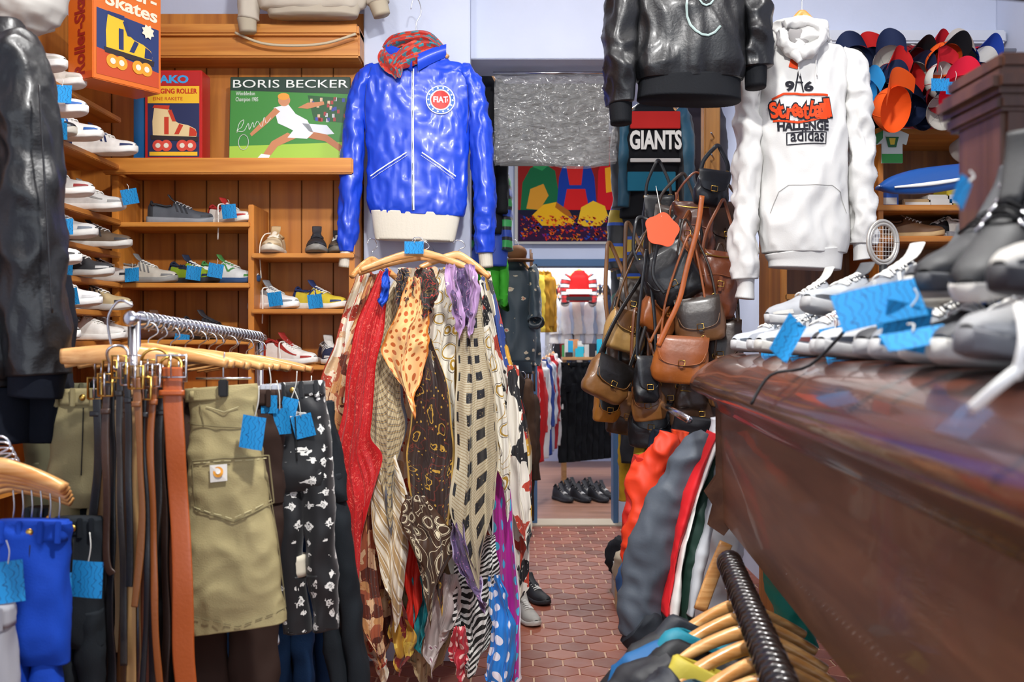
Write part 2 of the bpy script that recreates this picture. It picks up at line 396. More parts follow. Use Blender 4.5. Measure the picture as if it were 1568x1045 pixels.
# =====================================================  ROOM
b=B(); b.b2(-2.15,-2.0,-1.6,4.95,0,3.35,WALL,0); b.done('wall_left')
b=B(); b.b2(2.25,2.4,-1.6,4.95,0,3.35,WALL,0); b.done('wall_right')
b=B(); b.b2(-2.0,-.2,4.63,4.92,0,3.35,WALL,0); b.done('wall_partition_left')
b=B(); b.b2(1.4,2.25,4.9,5.0,0,2.76,WALL,0); b.done('wall_partition_right')
b=B(); b.b2(-.2,2.25,4.62,4.92,2.76,3.35,WALL,.004); b.done('wall_lintel')
b=B(); b.b2(-.67,-.19,4.5,4.63,0,3.35,WALL,.004); b.done('pillar')
b=B(); b.b2(-.85,-.7,4.93,7.9,0,3.35,WALL,0); b.done('wall_corridor_left')
b=B(); b.b2(1.5,1.65,5.0,7.9,0,3.35,WALL,0); b.done('wall_corridor_right')
b=B(); b.b2(-1.5,.16,7.9,8.02,0,3.35,WALL,0); b.done('wall_back'); b=B(); b.b2(.84,2.4,7.9,8.02,0,3.35,WALL,0); b.done('wall_back'); b=B(); b.b2(.16,.84,7.9,8.02,2.1,3.35,WALL,0); b.done('wall_back')
b=B(); b.b2(-1.6,-1.5,8.02,12,0,3.3,WALL,0); b.b2(2.4,2.5,8.02,12,0,3.3,WALL,0); b.b2(-1.6,2.5,12,12.1,0,3.3,WALL,0); b.done('wall_back_room')
b=B(); b.b2(-2.15,2.5,-1.6,12.1,3.35,3.45,mat('#e4e4e8',.9),0); b.done('ceiling')
b=B(); b.b2(-2.15,-1.7,-1.7,-1.6,0,3.35,WALL,0); b.b2(1.9,2.4,-1.7,-1.6,0,3.35,WALL,0); b.b2(-1.7,1.9,-1.7,-1.6,0,.5,WALL,0); b.b2(-1.7,1.9,-1.7,-1.6,2.9,3.35,WALL,0); b.done('wall_front')
b=B(); fr=mat('#3d4a55',.4)
for x in (-1.66,-.5,.7,1.86): b.b2(x-.03,x+.03,-1.68,-1.62,.51,2.89,fr)
b.b2(-1.69,1.89,-1.68,-1.62,.51,.57,fr); b.b2(-1.69,1.89,-1.68,-1.62,2.83,2.89,fr); b.done('unseen_window_1')  # unseen window and its opening, added to let fill light in
b=B(); DF=mat('#45688c',.5)
b.b2(.162,.2,7.86,8.04,0,2.06,DF); b.b2(.80,.838,7.86,8.04,0,2.06,DF); b.b2(.162,.838,7.86,8.04,2.04,2.098,DF); b.done('door_1')
def tilemat():
    m,nt,p=newmat('terracotta_tiles'); N=nt.nodes; L=nt.links
    tc=N.new('ShaderNodeTexCoord'); s=N.new('ShaderNodeSeparateXYZ'); L.new(tc.outputs['UV'],s.inputs[0])
    r=N.new('ShaderNodeValToRGB'); e=r.color_ramp.elements; e[0].color=C('#733a26'); e[1].color=C('#9c5840'); x=e.new(.5); x.color=C('#874632')
    L.new(s.outputs[0],r.inputs['Fac']); n=N.new('ShaderNodeTexNoise'); n.inputs['Scale'].default_value=9; n.inputs['Detail'].default_value=6; L.new(tc.outputs['Object'],n.inputs['Vector'])
    L.new(r.outputs['Color'],p.inputs['Base Color']); rr=N.new('ShaderNodeMapRange'); rr.inputs['To Min'].default_value=.25; rr.inputs['To Max'].default_value=.65; L.new(n.outputs['Fac'],rr.inputs['Value']); L.new(rr.outputs[0],p.inputs['Roughness'])
    return m
b=B(); TM=tilemat(); b.b2(-2.15,2.4,-1.7,8.02,-.08,-.003,mat('#c8a88e',.9),0)
rr=.078; dx=rr*math.sqrt(3); dy=rr*1.5; iy=0; y=-1.6
while y<7.95:
    x=-2.0+(dx/2 if iy%2 else 0)
    while x<2.3:
        if abs(x-.3)<1.6 or y<4.6:
            u=(R.random(),0); V=[];g=.0038
            for k in range(6): a=pi/6+pi/3*k; V.append((x+(rr-g)*math.cos(a),y+(rr-g)*math.sin(a),-.004))
            for k in range(6): a=pi/6+pi/3*k; V.append((x+(rr-g-.003)*math.cos(a),y+(rr-g-.003)*math.sin(a),0))
            b.add(V,[(6,7,8,9,10,11)]+[(k,(k+1)%6,6+(k+1)%6,6+k) for k in range(6)],TM,[u]*12,smooth=False)
        x+=dx
    y+=dy; iy+=1
b.done('floor')
b=B(); b.b2(-1.6,2.5,8.02,12.1,-.06,0,wood('#7a5440','#9c705a','x'),0); b.b2(.1,.9,7.78,8.06,-.02,.012,mat('#b5a794',.8),.004); b.done('floor_back_room')
# =====================================================  SHOE SHELVES
b=B()
b.b2(-1.98,-.68,4.56,4.62,0,2.95,PINEV,0)
for x in [-1.98+.145*i for i in range(10)]: b.b2(x,x+.004,4.553,4.562,0,2.9,mat('#6a3c14',.8),0)
b.b2(-1.72,-.68,4.28,4.56,2.185,2.225,PINE); b.b2(-1.75,-.68,4.255,4.285,2.165,2.235,PINE,.006)
b.b2(-1.75,-.67,4.38,4.58,2.70,2.83,PINE,.008); b.b2(-1.75,-.67,4.35,4.6,2.79,2.84,PINE,.01)
for z in (1.962,1.70,1.455,1.2,.95,.65): b.b2(-1.72,-1.13,4.28,4.56,z-.02,z,PINE)
for z in (1.828,1.588,1.345,1.1,.8): b.b2(-1.12,-.68,4.28,4.56,z-.02,z,PINE)
b.b2(-1.14,-1.115,4.3,4.56,.1,2.04,PINEV); b.b2(-.705,-.68,4.3,4.56,.1,2.17,PINEV)
b.b2(-1.73,-1.70,4.3,4.56,.1,2.17,PINEV)
for z in (2.41,2.205,1.97,1.83,1.70,1.575,1.45,1.2,.95): b.b2(-1.98,-1.68,3.0,4.28,z-.022,z,PINEY)
b.b2(-2.0,-1.975,2.0,4.56,0,2.9,PINEV,0)
for y in (2.98,): b.b2(-1.98,-1.70,y-.012,y+.012,.1,2.95,PINEV)
b.done('wooden_shoe_shelf')
D=4.40; z1=1.964; z2=1.702; z3=1.457
S=put_shoe
S(278,0,D,5,'#4b5058','#8b8f94','#2b2e34',z=z1,st='3',lace='#c8c8c8')
S(352,0,D-.02,-35,'#e9e4da','#e9e4da','#b8302c',z=z1,st='n',tg=(.03,-.13,.01),dang=.16,L=.26)
S(225,0,4.36,-12,'#c9c3b6','#8f8f8c','#777777',z=z2,tg=(-.02,-.12,.0))
S(160,0,4.30,-8,'#ece9e2','#e5e1d8','#2a2c33',z=z2,st='s')
S(297,0,D,-30,'#8fae2a','#33383f','#26324a',z=z2,st='s',tg=(.04,-.12,.01))
S(352,0,D,-15,'#dfe3e3','#2f4f7a','#4d8f4a',z=z2,st='n',tg=(-.02,-.13,.02))
S(245,0,D,-40,'#6e4b3c','#5a3e33','#7a5a48',z=z3,st='n',lace='#5a4038')
S(322,0,D,-20,'#26262a','#1b1b1e','#3a3a3f',z=z3,st='3',lace='#3a3a3f',tg=(-.09,-.1,-.02))
S(160,0,4.30,-8,'#f0ede6','#f0ede6','#e0ded8',z=z3,st='0')
S(420,0,D-.02,-85,'#d8c3a0','#e2d9c8','#c4a77c',z=1.83,st='n',dang=.2,lace='#efe6d5')
S(485,0,D-.02,-80,'#2b2b2f','#8b8780','#3b3b40',z=1.83,st='3',lace='#333338')
S(516,0,D+.02,-80,'#5b5145','#6b6459','#3b3b40',z=1.83,st='3',L=.25)
S(420,0,D,-35,'#f0f0ee','#f0f0ee','#8b8f94',z=1.59,st='s',tg=(.03,-.13,.01),dang=.16)
S(490,0,D,-30,'#d9c23a','#e8e6df','#2b3a6a',z=1.59,st='n',tg=(0,-.13,0))
S(445,0,D-.03,-30,'#efece6','#efece6','#a8322c',z=1.347,st='s',hi=.03,dang=.12)
S(505,0,D,-70,'#27304e','#efece6','#e8e6e0',z=1.347,st='3')
def LS(px,d,yaw,z,*a,**k): return put_shoe(px,0,d,yaw,*a,z=z+.002,**k)
LS(45,3.55,-10,2.41,'#efece6','#efece6','#c8c4ba',st='s'); LS(80,3.8,-14,2.41,'#e2ded4','#efece6','#c8c4ba',st='0')
LS(70,3.35,-4,2.205,'#eceae5','#efece6','#2a5fa8',tg=(.10,-.1,.02))
LS(62,3.7,-10,2.205,'#2b2e35','#c9c3b6','#8b8f94',tg=(.12,-.12,-.03))
LS(158,4.05,-6,2.205,'#efece6','#efece6','#27335e')
LS(100,3.75,-4,2.205,'#f0eeea','#efece6','#2a5fa8',tg=(.02,-.12,.0))
LS(140,4.0,-8,1.97,'#d9d9d6','#efece6','#9a9a98',st='s',tg=(.17,-.06,.02))
LS(85,3.6,-6,1.97,'#c9c7c2','#efece6','#8b2c2c',st='3')
LS(92,3.7,-6,1.83,'#c8c8c6','#d8d6d0','#6b7480',tg=(.06,-.1,.0)); LS(150,4.1,-6,1.83,'#6a5a4a','#d8d6d0','#3a3a3e')
LS(120,3.9,-6,1.70,'#3a3c40','#d8d6d0','#c8c8c6',tg=(.0,-.12,.0))
LS(98,3.65,-6,1.575,'#f0f0ee','#efece6','#d8d8d8',tg=(.06,-.1,.0)); LS(150,4.1,-6,1.575,'#c8b48a','#d8d6d0','#3a3a3e')
LS(140,4.05,-6,1.45,'#f0eee8','#efece6','#e0ded8',st='0')
LS(80,3.5,-6,1.2,'#b9b9b6','#efece6','#333333',tg=(.06,-.1,.0))
LS(60,3.4,-6,1.45,'#b9b9b6','#efece6','#333333',tg=(.06,-.1,.0))
LS(60,3.3,-6,1.7,'#efeee8','#efece6','#333333',st='s')
LS(50,3.25,-6,1.2,'#efeee8','#efece6','#333333',st='s')
# =====================================================  BOXES AND POSTERS
def skate(b,M,s,boot,boot2,wheel):
    f=lambda pts,m,o: b.flat([(x*s,y*s) for x,y in pts],M,m,o)
    f([(-.45,-.1),(-.46,.2),(-.42,.5),(-.1,.5),(-.04,.26),(.12,.16),(.32,.12),(.48,.04),(.52,-.06),(.5,-.14)],boot,.002)
    f([(-.46,.5),(-.42,.56),(-.08,.55),(-.1,.46)],boot2,.0025); f([(-.12,.44),(-.04,.46),(.06,.2),(-.02,.2)],boot2,.003); f([(-.2,-.08),(-.1,-.08),(-.1,.3),(-.2,.3)],boot2,.003); f([(.02,-.08),(.12,-.08),(.22,.12),(.13,.15)],boot2,.003); f([(.34,-.12),(.5,-.12),(.52,-.04),(.46,.04),(.36,.08)],boot2,.003)
    f([(-.5,-.1),(.56,-.14),(.54,-.24),(-.48,-.20)],mat('#2a2226',.5),.0035)
    for i,x in enumerate((-.33,.38,-.15,.2)): b.circ((x*s,-.33*s),.125*s,M,wheel,.004+.0004*i); b.circ((x*s,-.33*s),.055*s,M,mat('#e8e2d0',.5),.0065)
b=B(); P=at(142,127,3.72); ORG=mat('#e2701c',.4,coat=.2,var=.05); YEL=mat('#f2c028',.5); RED=mat('#c41c18',.45,coat=.2); CRM=mat('#f2e6cc',.6)
P.z=2.435
b.X=T(*P)@RZ(56); b.box((.15,.08,.21),(.30,.16,.42),ORG,.003)
M=RX(90)
b.flat([(.015,.02),(.288,.02),(.288,.25),(.015,.27)],M,mat('#24386e',.5),.0012)
b.flat([(.015,.02),(.288,.02),(.288,.08),(.015,.12)],M,mat('#c84a20',.5),.0016)
skate(b,M@T(.15,.15,0),.21,YEL,mat('#1d2f66',.5),mat('#f0a028',.5))
b.text('Roller-',.07,M@T(.15,.345,0)@RZ(-4),CRM,.25,.002,bold=.002); b.text('Skates',.07,M@T(.165,.285,0)@RZ(-4),CRM,.23,.002,bold=.002)
b.flat([(.235+.03*math.cos(i*pi/8)*(1 if i%2 else .7),.23+.03*math.sin(i*pi/8)*(1 if i%2 else .7)) for i in range(16)],M,CRM,.007)
M2=T(0,.16,0)@RZ(-90)@RX(90)
b.text('Roller-Skates',.09,M2@T(.11,.21,0)@RZ(90),mat('#9c1c18',.5),.38,.002,bold=.003); b.flat([(.004,.004),(.156,.004),(.156,.03),(.004,.03)],M2,mat('#d8551c',.5),.001)
b.done('roller_skate_box')
b=B(); P=at(222,252,4.36); P.z=2.237; b.X=T(*P)
b.box((.125,.06,.2),(.25,.12,.40),RED,.003); M=RX(90)
b.flat([(.012,.02),(.238,.02),(.238,.33),(.012,.33)],M,mat('#1e2c58',.5),.001)
b.flat([(.008,.335),(.242,.335),(.242,.392),(.008,.392)],M,mat('#b81c1c',.5),.001)
b.flat([(.012,.255),(.238,.255),(.238,.33),(.012,.33)],M,YEL,.0015)
b.text('JOGGING ROLLER',.03,M@T(.125,.298,0),RED,.21,.0025,bold=.001); b.text('EINE RAKETE',.02,M@T(.1,.268,0),RED,.13,.0025); b.text('RAKO',.045,M@T(.11,.345,0),mat('#3aa0e0',.5),.16,.002,bold=.002)
skate(b,M@T(.125,.135,0),.2,mat('#e8cf9a',.5),mat('#c83a20',.5),mat('#d84a3a',.5))
b.flat([(.02,.025),(.23,.025),(.23,.042),(.02,.042)],M,YEL,.0016)
b.X=b.X@T(-.062,.02,0); b.box((.03,.07,.185),(.06,.12,.37),mat('#1a6fb0',.4),.003)
b.done('toy_skate_box')
b=B(); P=at(350,250,4.42); P.z=2.237; b.X=T(*P)@RX(-4); W=.535;Hh_=.395
b.box((W/2,.012,Hh_/2),(W,.024,Hh_),mat('#10331c',.5),.002)
M=RX(90); sx=W/185.
def q(x,y): return ((x-350)*sx,(250-y)*Hh_/140.)
fl=lambda pts,c,o=.002: b.flat([q(*p) for p in pts],M,mat(c,.45,coat=.15),o)
fl([(351,249),(534,249),(534,112),(351,112)],'#3c8a38',.001); fl([(351,249),(534,249),(534,215),(351,222)],'#a4cc44',.0014); fl([(351,112),(534,112),(534,138),(351,132)],'#1b3a2c',.0014)
fl([(470,140),(534,145),(534,185),(480,180)],'#25582f',.0016)
for i in range(26): x=470+R.random()*58; y=142+R.random()*36; fl([(x,y),(x+4,y),(x+4,y+6),(x,y+6)],R.choice(['#d8b89a','#c8c8d0','#a83a3a','#3a4aa8']),.0018)
fl([(418,160),(440,154),(452,170),(470,180),(480,200),(462,204),(440,192),(425,185)],'#e9eef5',.0022)
fl([(462,185),(500,188),(512,202),(480,206)],'#dfe6f0',.0022)
fl([(452,192),(480,200),(470,210),(440,208)],'#eef2f7',.0024)
fl([(440,200),(455,208),(425,222),(412,240),(402,236),(416,214)],'#c8855a',.0023); fl([(475,198),(500,203),(530,226),(526,234),(498,214),(470,208)],'#b9754c',.0023)
fl([(400,234),(414,236),(410,246),(392,244)],'#f2f2f2',.0025); fl([(522,226),(534,228),(534,240),(520,236)],'#f2f2f2',.0025)
fl([(420,160),(428,166),(408,186),(385,206),(382,202),(400,182)],'#c8855a',.0024); fl([(455,160),(470,152),(495,150),(496,155),(470,162)],'#c8855a',.0024)
b.circ(q(434,148),.027,M,mat('#cf9068',.5),.0026); b.circ(q(433,142),.026,M,mat('#e8a040',.6),.0028,ry=.016)
b.tube([M@Vector((q(383,205)[0]+.022*math.cos(a)-.03,q(383,205)[1]-.03+.034*math.sin(a),.004)) for a in [i*pi/8 for i in range(17)]],.0014,mat('#d8d8d8',.4),5)
b.text('BORIS BECKER',.052,M@T(W/2,Hh_-.05,0),mat('#e9efe9',.4),W*.96,.003); b.text('Wimbledon',.026,M@T(.07,Hh_-.085,0),mat('#e9efe9',.4),.085,.003); b.text('Champion 1985',.026,M@T(.077,Hh_-.112,0),mat('#e9efe9',.4),.1,.003)
sg=[(0,0),(.01,.04),(.03,.05),(.02,.02),(.0,.01),(.03,.0),(.05,.03),(.055,.0),(.07,.03),(.075,.005),(.09,.03),(.11,.0),(.12,.04),(.13,.01),(.15,.03)]
b.tube([M@Vector((.035+x,.14+y+.25*x,.003)) for x,y in sg],.0014,mat('#e9efe9',.4),5)
b.done('tennis_poster')
b=B(); b.tube([at(360,50,4.33),at(400,66,4.33),at(450,70,4.33),at(500,66,4.33),at(545,52,4.33)],.006,mat('#c8b89a',.6),8); b.done('cable')
b=B(); BG=mat('#c4bbab',.8,var=.06,vs=10)
b.loft(prow([(395,560,-60,.05),(395,565,-20,.07),(400,560,10,.08),(412,548,18,.07)],4.3),BG,48,2.5,30,ridge=.018,rs=9)
b.loft(prow([(405,555,6,.075),(412,548,26,.065)],4.3),mat('#b9af9d',.85),48,2.5,8,fold=.003,nf=40)
b.loft(crow([(390,-60,18,.05),(382,-10,18,.05),(378,30,17,.045)],4.3),BG,24,2,20,ridge=.01); b.loft(crow([(378,28,15,.04),(380,50,13,.035)],4.3),mat('#b4a994',.85),24,2,8,fold=.002,nf=20)
b.loft(crow([(565,-60,20,.05),(575,-20,18,.05),(580,5,17,.045)],4.3),BG,24,2,20,ridge=.01); b.loft(crow([(578,2,15,.04),(585,24,13,.035)],4.3),mat('#b4a994',.85),24,2,8,fold=.002,nf=20)
b.done('beige_jacket')
# =====================================================  BLUE JACKET
b=B(); BJ=mat('#1a45cc',.36,coat=.14); d=4.32; CRIB=mat('#dcd5c5',.9,bump=.2,bs=120)
bv=b.loft(prow([(618,658,84,.02),(600,680,90,.028),(580,700,96,.035),(565,715,103,.042),(556,723,112,.048),(553,726,130,.054),(556,722,170,.058),(561,718,220,.06),(562,716,270,.06),(563,714,315,.06),(568,708,330,.054)],d),BJ,130,2.4,120,wr=(.006,7,7,3),ridge=.0075,rs=17,rz=.5,seed=1)
b.loft(prow([(568,706,326,.056),(570,703,338,.054),(572,700,352,.052),(575,696,369,.05)],d),CRIB,120,2.6,14,fold=.002,nf=56)
sk=dict(wr=(.008,8,8,6),ridge=.010,rs=20)
b.loft(crow([(577,106,10,.026),(564,116,14,.036),(551,142,16,.044),(544,190,16.5,.048),(539,250,17,.05),(535,310,16,.048),(533,350,16,.045),(531,386,13,.036)],d),BJ,44,2,80,rz=.6,seed=2,**sk)
b.loft(crow([(531,384,10,.032),(528,410,9,.03)],d),CRIB,40,2,8,fold=.002,nf=24)
b.loft(crow([(703,106,10,.026),(716,116,14,.036),(728,142,16,.044),(735,190,16.5,.048),(739,250,17,.05),(742,310,16,.048),(742,350,16,.045),(743,388,13,.036)],d),BJ,44,2,80,rz=.6,seed=3,**sk)
b.loft(crow([(743,385,11,.032),(745,410,10,.03)],d),CRIB,40,2,8,fold=.002,nf=24)
for s in (-1,1):
    e=[(570,106),(563,130),(560,170),(563,205)] if s<0 else [(710,106),(716,130),(718,170),(715,205)]
    ribbon(b,bv,e,d,.0015,mat('#0a1f7a',.5),.002)
b.loft(crow([(640,104,26,.034),(640,92,28,.036),(641,82,25,.03)],d),mat('#dcd5c5',.9),30,2,8)
for s in (-1,1):
    b.grid(lambda u,v:at(638+s*(4+42*u),(116-32*u)+v*(-26+6*u)+6*u*u,d)+Vector((0,-.068+.045*u-.012*math.sin(v*pi),0)),14,6,BJ)
WL=mat('#dfe6f2',.5)
ribbon(b,bv,[(634,110),(634,200),(635,325)],d,.0055,WL,.004); ribbon(b,bv,[(634,110),(634,325)],d,.0015,mat('#8a909c',.3,1),.007)
for dy in (0,4):
    ribbon(b,bv,[(569+dy*.6,272+dy),(625+dy*.4,238+dy)],d,.0028 if dy==0 else .001,WL,.005)
    ribbon(b,bv,[(648-dy*.4,238+dy),(699-dy*.6,273+dy)],d,.0028 if dy==0 else .001,WL,.005)
pdisc(b,bv,(676,158),22,d,mat('#e9edf0',.5),.006); pdisc(b,bv,(676,158),20.5,d,mat('#2a62b8',.5),.007); pdisc(b,bv,(676,158),16,d,mat('#e9edf0',.5),.008); pdisc(b,bv,(676,158),14,d,mat('#c8231e',.5),.009)
b.text('FIAT',.036,T(*at(676,162,d))@RX(90),WL,.062,bvh=bv,ys=d,bold=.001,do=.011)
for i in range(14):
    a=2*pi*i/14; pdisc(b,bv,(676+18.3*math.cos(a),158+18.3*math.sin(a)),1.5,d,WL,.0085,8)
hanger(b,at(637,70,d),.28,hook=.15)
KER=pat('patch',['#b8281a','#b8281a','#a82018','#1f8f9c','#d0482c','#b8281a','#2a6a78'],55)
tri=lambda x: 2/pi*math.asin(math.sin(x))
def KG(pts,seed):
    rr=cr([tuple(p) for p in pts],24)
    def fn(u,v):
        a=rr[min(24,int(v*24))]; s=2*u-1; nx=rr[min(24,int(v*24)+1)][0]-rr[max(0,int(v*24)-1)][0]; ny=rr[min(24,int(v*24)+1)][1]-rr[max(0,int(v*24)-1)][1]; l=math.hypot(nx,ny) or 1
        x=a[0]-ny/l*a[2]*s; y=a[1]+nx/l*a[2]*s
        return at(x,y,d)+Vector((0,-.03+a[3]-.018*(1-s*s)-.010*tri(s*6+seed+2*noise.noise(Vector((s,v*3,seed)))),0))
    b.grid(fn,30,24,KER,(.16,.25))
KG([(592,76,8,.03),(593,88,14,.0),(601,102,16,-.03),(610,116,11,-.045),(613,128,4,-.05)],1)
KG([(606,112,6,-.04),(620,98,15,-.04),(640,84,18,-.02),(662,76,13,.0),(682,84,4,.03)],4)
KG([(590,78,7,.03),(604,67,10,.01),(630,61,10,.0),(656,63,10,.0),(680,80,6,.03)],7)
b.done('blue_vinyl_jacket')
# =====================================================  WHITE HOODIE
b=B(); d=3.55; HW=mat('#cfcecb',.9,bump=.15,bs=250)
bv=b.loft(prow([(1208,1250,60,.03),(1190,1270,64,.045),(1168,1288,70,.06),(1156,1300,84,.07),(1156,1302,115,.08),(1160,1296,170,.085),(1162,1294,240,.09),(1163,1296,310,.095),(1166,1298,360,.095),(1172,1292,388,.085)],d),HW,100,2.5,90,wr=(.016,5,5,3),ridge=.015,rs=9,rz=.5,seed=11)
b.loft(prow([(1172,1291,385,.083),(1177,1288,398,.075),(1178,1286,412,.072)],d),HW,120,2.6,10,fold=.0022,nf=60)
b.loft(crow([(1172,76,12,.04),(1154,100,19,.055),(1148,140,21,.06),(1146,190,20,.06),(1143,250,19,.06),(1141,320,20,.06),(1140,380,20,.06),(1141,428,17,.05)],d),HW,48,2,80,wr=(.016,8,8,5),ridge=.018,rs=12,rz=.7,seed=12)
b.loft(crow([(1141,424,14,.042),(1142,440,12,.036),(1140,458,14,.04)],d),HW,54,2,10,fold=.002,nf=26)
b.loft(crow([(1286,78,12,.04),(1303,100,18,.055),(1310,140,20,.06),(1314,190,20,.06),(1317,250,19,.06),(1320,310,19,.06),(1321,350,18,.055),(1320,374,15,.048)],d),HW,48,2,80,wr=(.016,8,8,5),ridge=.018,rs=12,rz=.7,seed=13)
b.loft(crow([(1320,370,13,.04),(1320,388,12,.036),(1321,398,13,.036)],d),HW,54,2,10,fold=.002,nf=26)
ribbon(b,bv,[(1172,330),(1182,300),(1196,290),(1262,290),(1276,300),(1288,330)],d,.0012,mat('#a09e9a',.9),.002)
b.loft(crow([(1226,30,14,.03),(1226,36,32,.06),(1226,50,40,.08),(1226,64,40,.085),(1228,77,30,.07),(1233,88,16,.05),(1234,94,5,.02)],d-.03),HW,60,2.2,50,wr=(.018,9,9,9),ridge=.026,rs=10,rz=1,seed=14)
b.loft(crow([(1194,46,6,.02),(1202,66,9,.025),(1222,80,10,.025),(1246,74,10,.025),(1258,52,7,.02),(1246,38,7,.02),(1222,34,7,.02),(1200,38,6,.02)],d-.105),HW,20,2,60,ridge=.012,rs=20,seed=15)
b.loft(crow([(1206,50,5,.012),(1224,58,13,.012),(1246,50,5,.012)],d-.104),mat('#8c8988',.9),20,2,14,wr=(.01,20,20,20))  # grey loft stands in for the shade inside the hood opening
b.loft(crow([(1228,66,6,.015),(1218,80,9,.015),(1226,94,6,.012)],d-.115),HW,16,2,14,ridge=.008,rs=20)
for x in (1214,1240): b.tube([at(x,88,d)+Vector((0,-.10,0)),at(x-3,108,d)+Vector((0,-.095,0)),at(x-2,128,d)+Vector((0,-.10,0))],.0025,HW,6)
OR=mat('#cc4016',.7); INK=mat('#23232a',.8)
for i,ch in enumerate('Streetball'):
    Mx=T(*at(1179+i*8.6,187+(i%3)*2,d))@RX(90)@RZ(R.uniform(-12,12))
    b.text(ch,.075+.012*(i%2),Mx,INK,.031,bvh=bv,ys=d,bold=.009,do=.005)
    b.text(ch,.075+.012*(i%2),Mx,OR,.024,bvh=bv,ys=d,bold=.003,do=.007)
ribbon(b,bv,[(1174,160),(1190,153),(1256,155)],d,.004,OR,.004); ribbon(b,bv,[(1176,192),(1210,197),(1258,188)],d,.004,OR,.004)
b.text('HALLENGE',.045,T(*at(1218,208,d))@RX(90),INK,.175,bvh=bv,ys=d,bold=.002)
b.text('adidas',.06,T(*at(1224,225,d))@RX(90),INK,.115,bvh=bv,ys=d,bold=.001)
ribbon(b,bv,[(1194,212),(1252,211),(1252,228),(1194,230),(1194,212)],d,.002,INK)
b.text('9  6',.045,T(*at(1213,148,d))@RX(90),INK,.10,bvh=bv,ys=d,bold=.002)
ribbon(b,bv,[(1206,150),(1212,118),(1220,150)],d,.0025,INK); ribbon(b,bv,[(1207,136),(1219,136)],d,.0025,INK)
ribbon(b,bv,[(1199,106),(1212,110)],d,.016,OR,.005)
hanger(b,at(1228,27,d-.03),.11,hook=.1,m=wood('#c87830','#e09a4c','x'),thick=.02)
b.done('white_hoodie')
# =====================================================  BLACK LEATHER JACKET (top)
b=B(); d=3.35; G1=mat('#121418',.8,bump=.2,bs=150)
bv=b.loft(prow([(970,1140,-90,.08),(968,1142,-40,.1),(968,1144,20,.115),(970,1142,70,.12),(972,1138,105,.115),(978,1132,126,.1)],d),LBLK,100,2.6,70,wr=(.018,6,6,4),ridge=.018,rs=8,rz=.4,seed=21)
b.loft(prow([(977,1133,122,.1),(978,1132,135,.098),(976,1133,155,.095)],d),G1,130,2.6,10,fold=.002,nf=60)
b.loft(crow([(975,-90,26,.07),(960,-20,27,.075),(953,50,25,.075),(949,110,24,.07),(950,160,22,.06)],d),LBLK,44,2,60,wr=(.018,8,8,6),ridge=.020,rs=10,seed=22)
b.loft(crow([(950,156,18,.05),(951,190,16,.045)],d),G1,44,2,8,fold=.002,nf=24)
b.loft(crow([(1140,-90,24,.07),(1150,-20,25,.075),(1154,50,25,.075),(1157,105,22,.06)],d),LBLK,44,2,60,wr=(.018,8,8,6),ridge=.020,rs=10,seed=23)
b.loft(crow([(1157,100,17,.05),(1157,135,15,.045)],d),G1,44,2,8,fold=.002,nf=24)
GY=mat('#8fa39f',.5); K=[(1070+29*math.cos(a),28-44*math.sin(a)) for a in [pi*.25+i*pi*1.5/14 for i in range(15)]]
ribbon(b,bv,K,d,.0035,GY,.006)
ribbon(b,bv,[(1070+12*math.cos(a),12-16*math.sin(a)) for a in [i*2*pi/12 for i in range(13)]],d,.003,GY,.006)
ribbon(b,bv,[(1050+i*4,-4+i*5) for i in range(6)],d,.0025,GY,.006)
b.done('black_leather_jacket')
# =====================================================  LEFT FOREGROUND LEATHER JACKET
b=B(); d=2.35; NV=mat('#0c111c',.85,bump=.2,bs=150)
b.loft(prow([(-220,20,40,.05),(-240,45,80,.08),(-250,55,200,.11),(-255,60,380,.12),(-240,55,560,.12),(-230,50,600,.1)],d),LBLK,60,2.4,60,wr=(.012,7,7,4),ridge=.01,rs=10,seed=31)
b.loft(prow([(-230,50,595,.1),(-225,48,680,.1)],d),NV,80,2.4,10,fold=.003,nf=40)
b.loft(crow([(10,65,30,.06),(30,100,42,.075),(40,200,46,.085),(46,320,48,.085),(52,450,50,.08),(58,575,44,.07)],d-.04),LBLK,52,2,90,wr=(.012,6,6,3),ridge=.013,rs=12,rz=.5,seed=36)
b.tube([at(60+i*4,130+i*70,d-.13) for i in range(6)],.0025,LBLK,6)
b.loft(crow([(58,568,42,.065),(54,608,38,.06)],d-.04),NV,60,2,10,fold=.003,nf=30)
b.loft(prow([(20,104,420,.06),(15,108,470,.07),(18,107,600,.07),(20,98,675,.06)],d+.06),NV,40,2.2,30,ridge=.014,rs=10,seed=33)
b.done('leather_jacket')
b=B(); b.loft(crow([(40,-30,60,.1),(30,0,66,.13),(25,25,55,.12),(20,50,25,.06)],3.3),mat('#b9b6b0',.8),40,2.2,40,ridge=.03,rs=9,seed=35); b.done('white_garment')
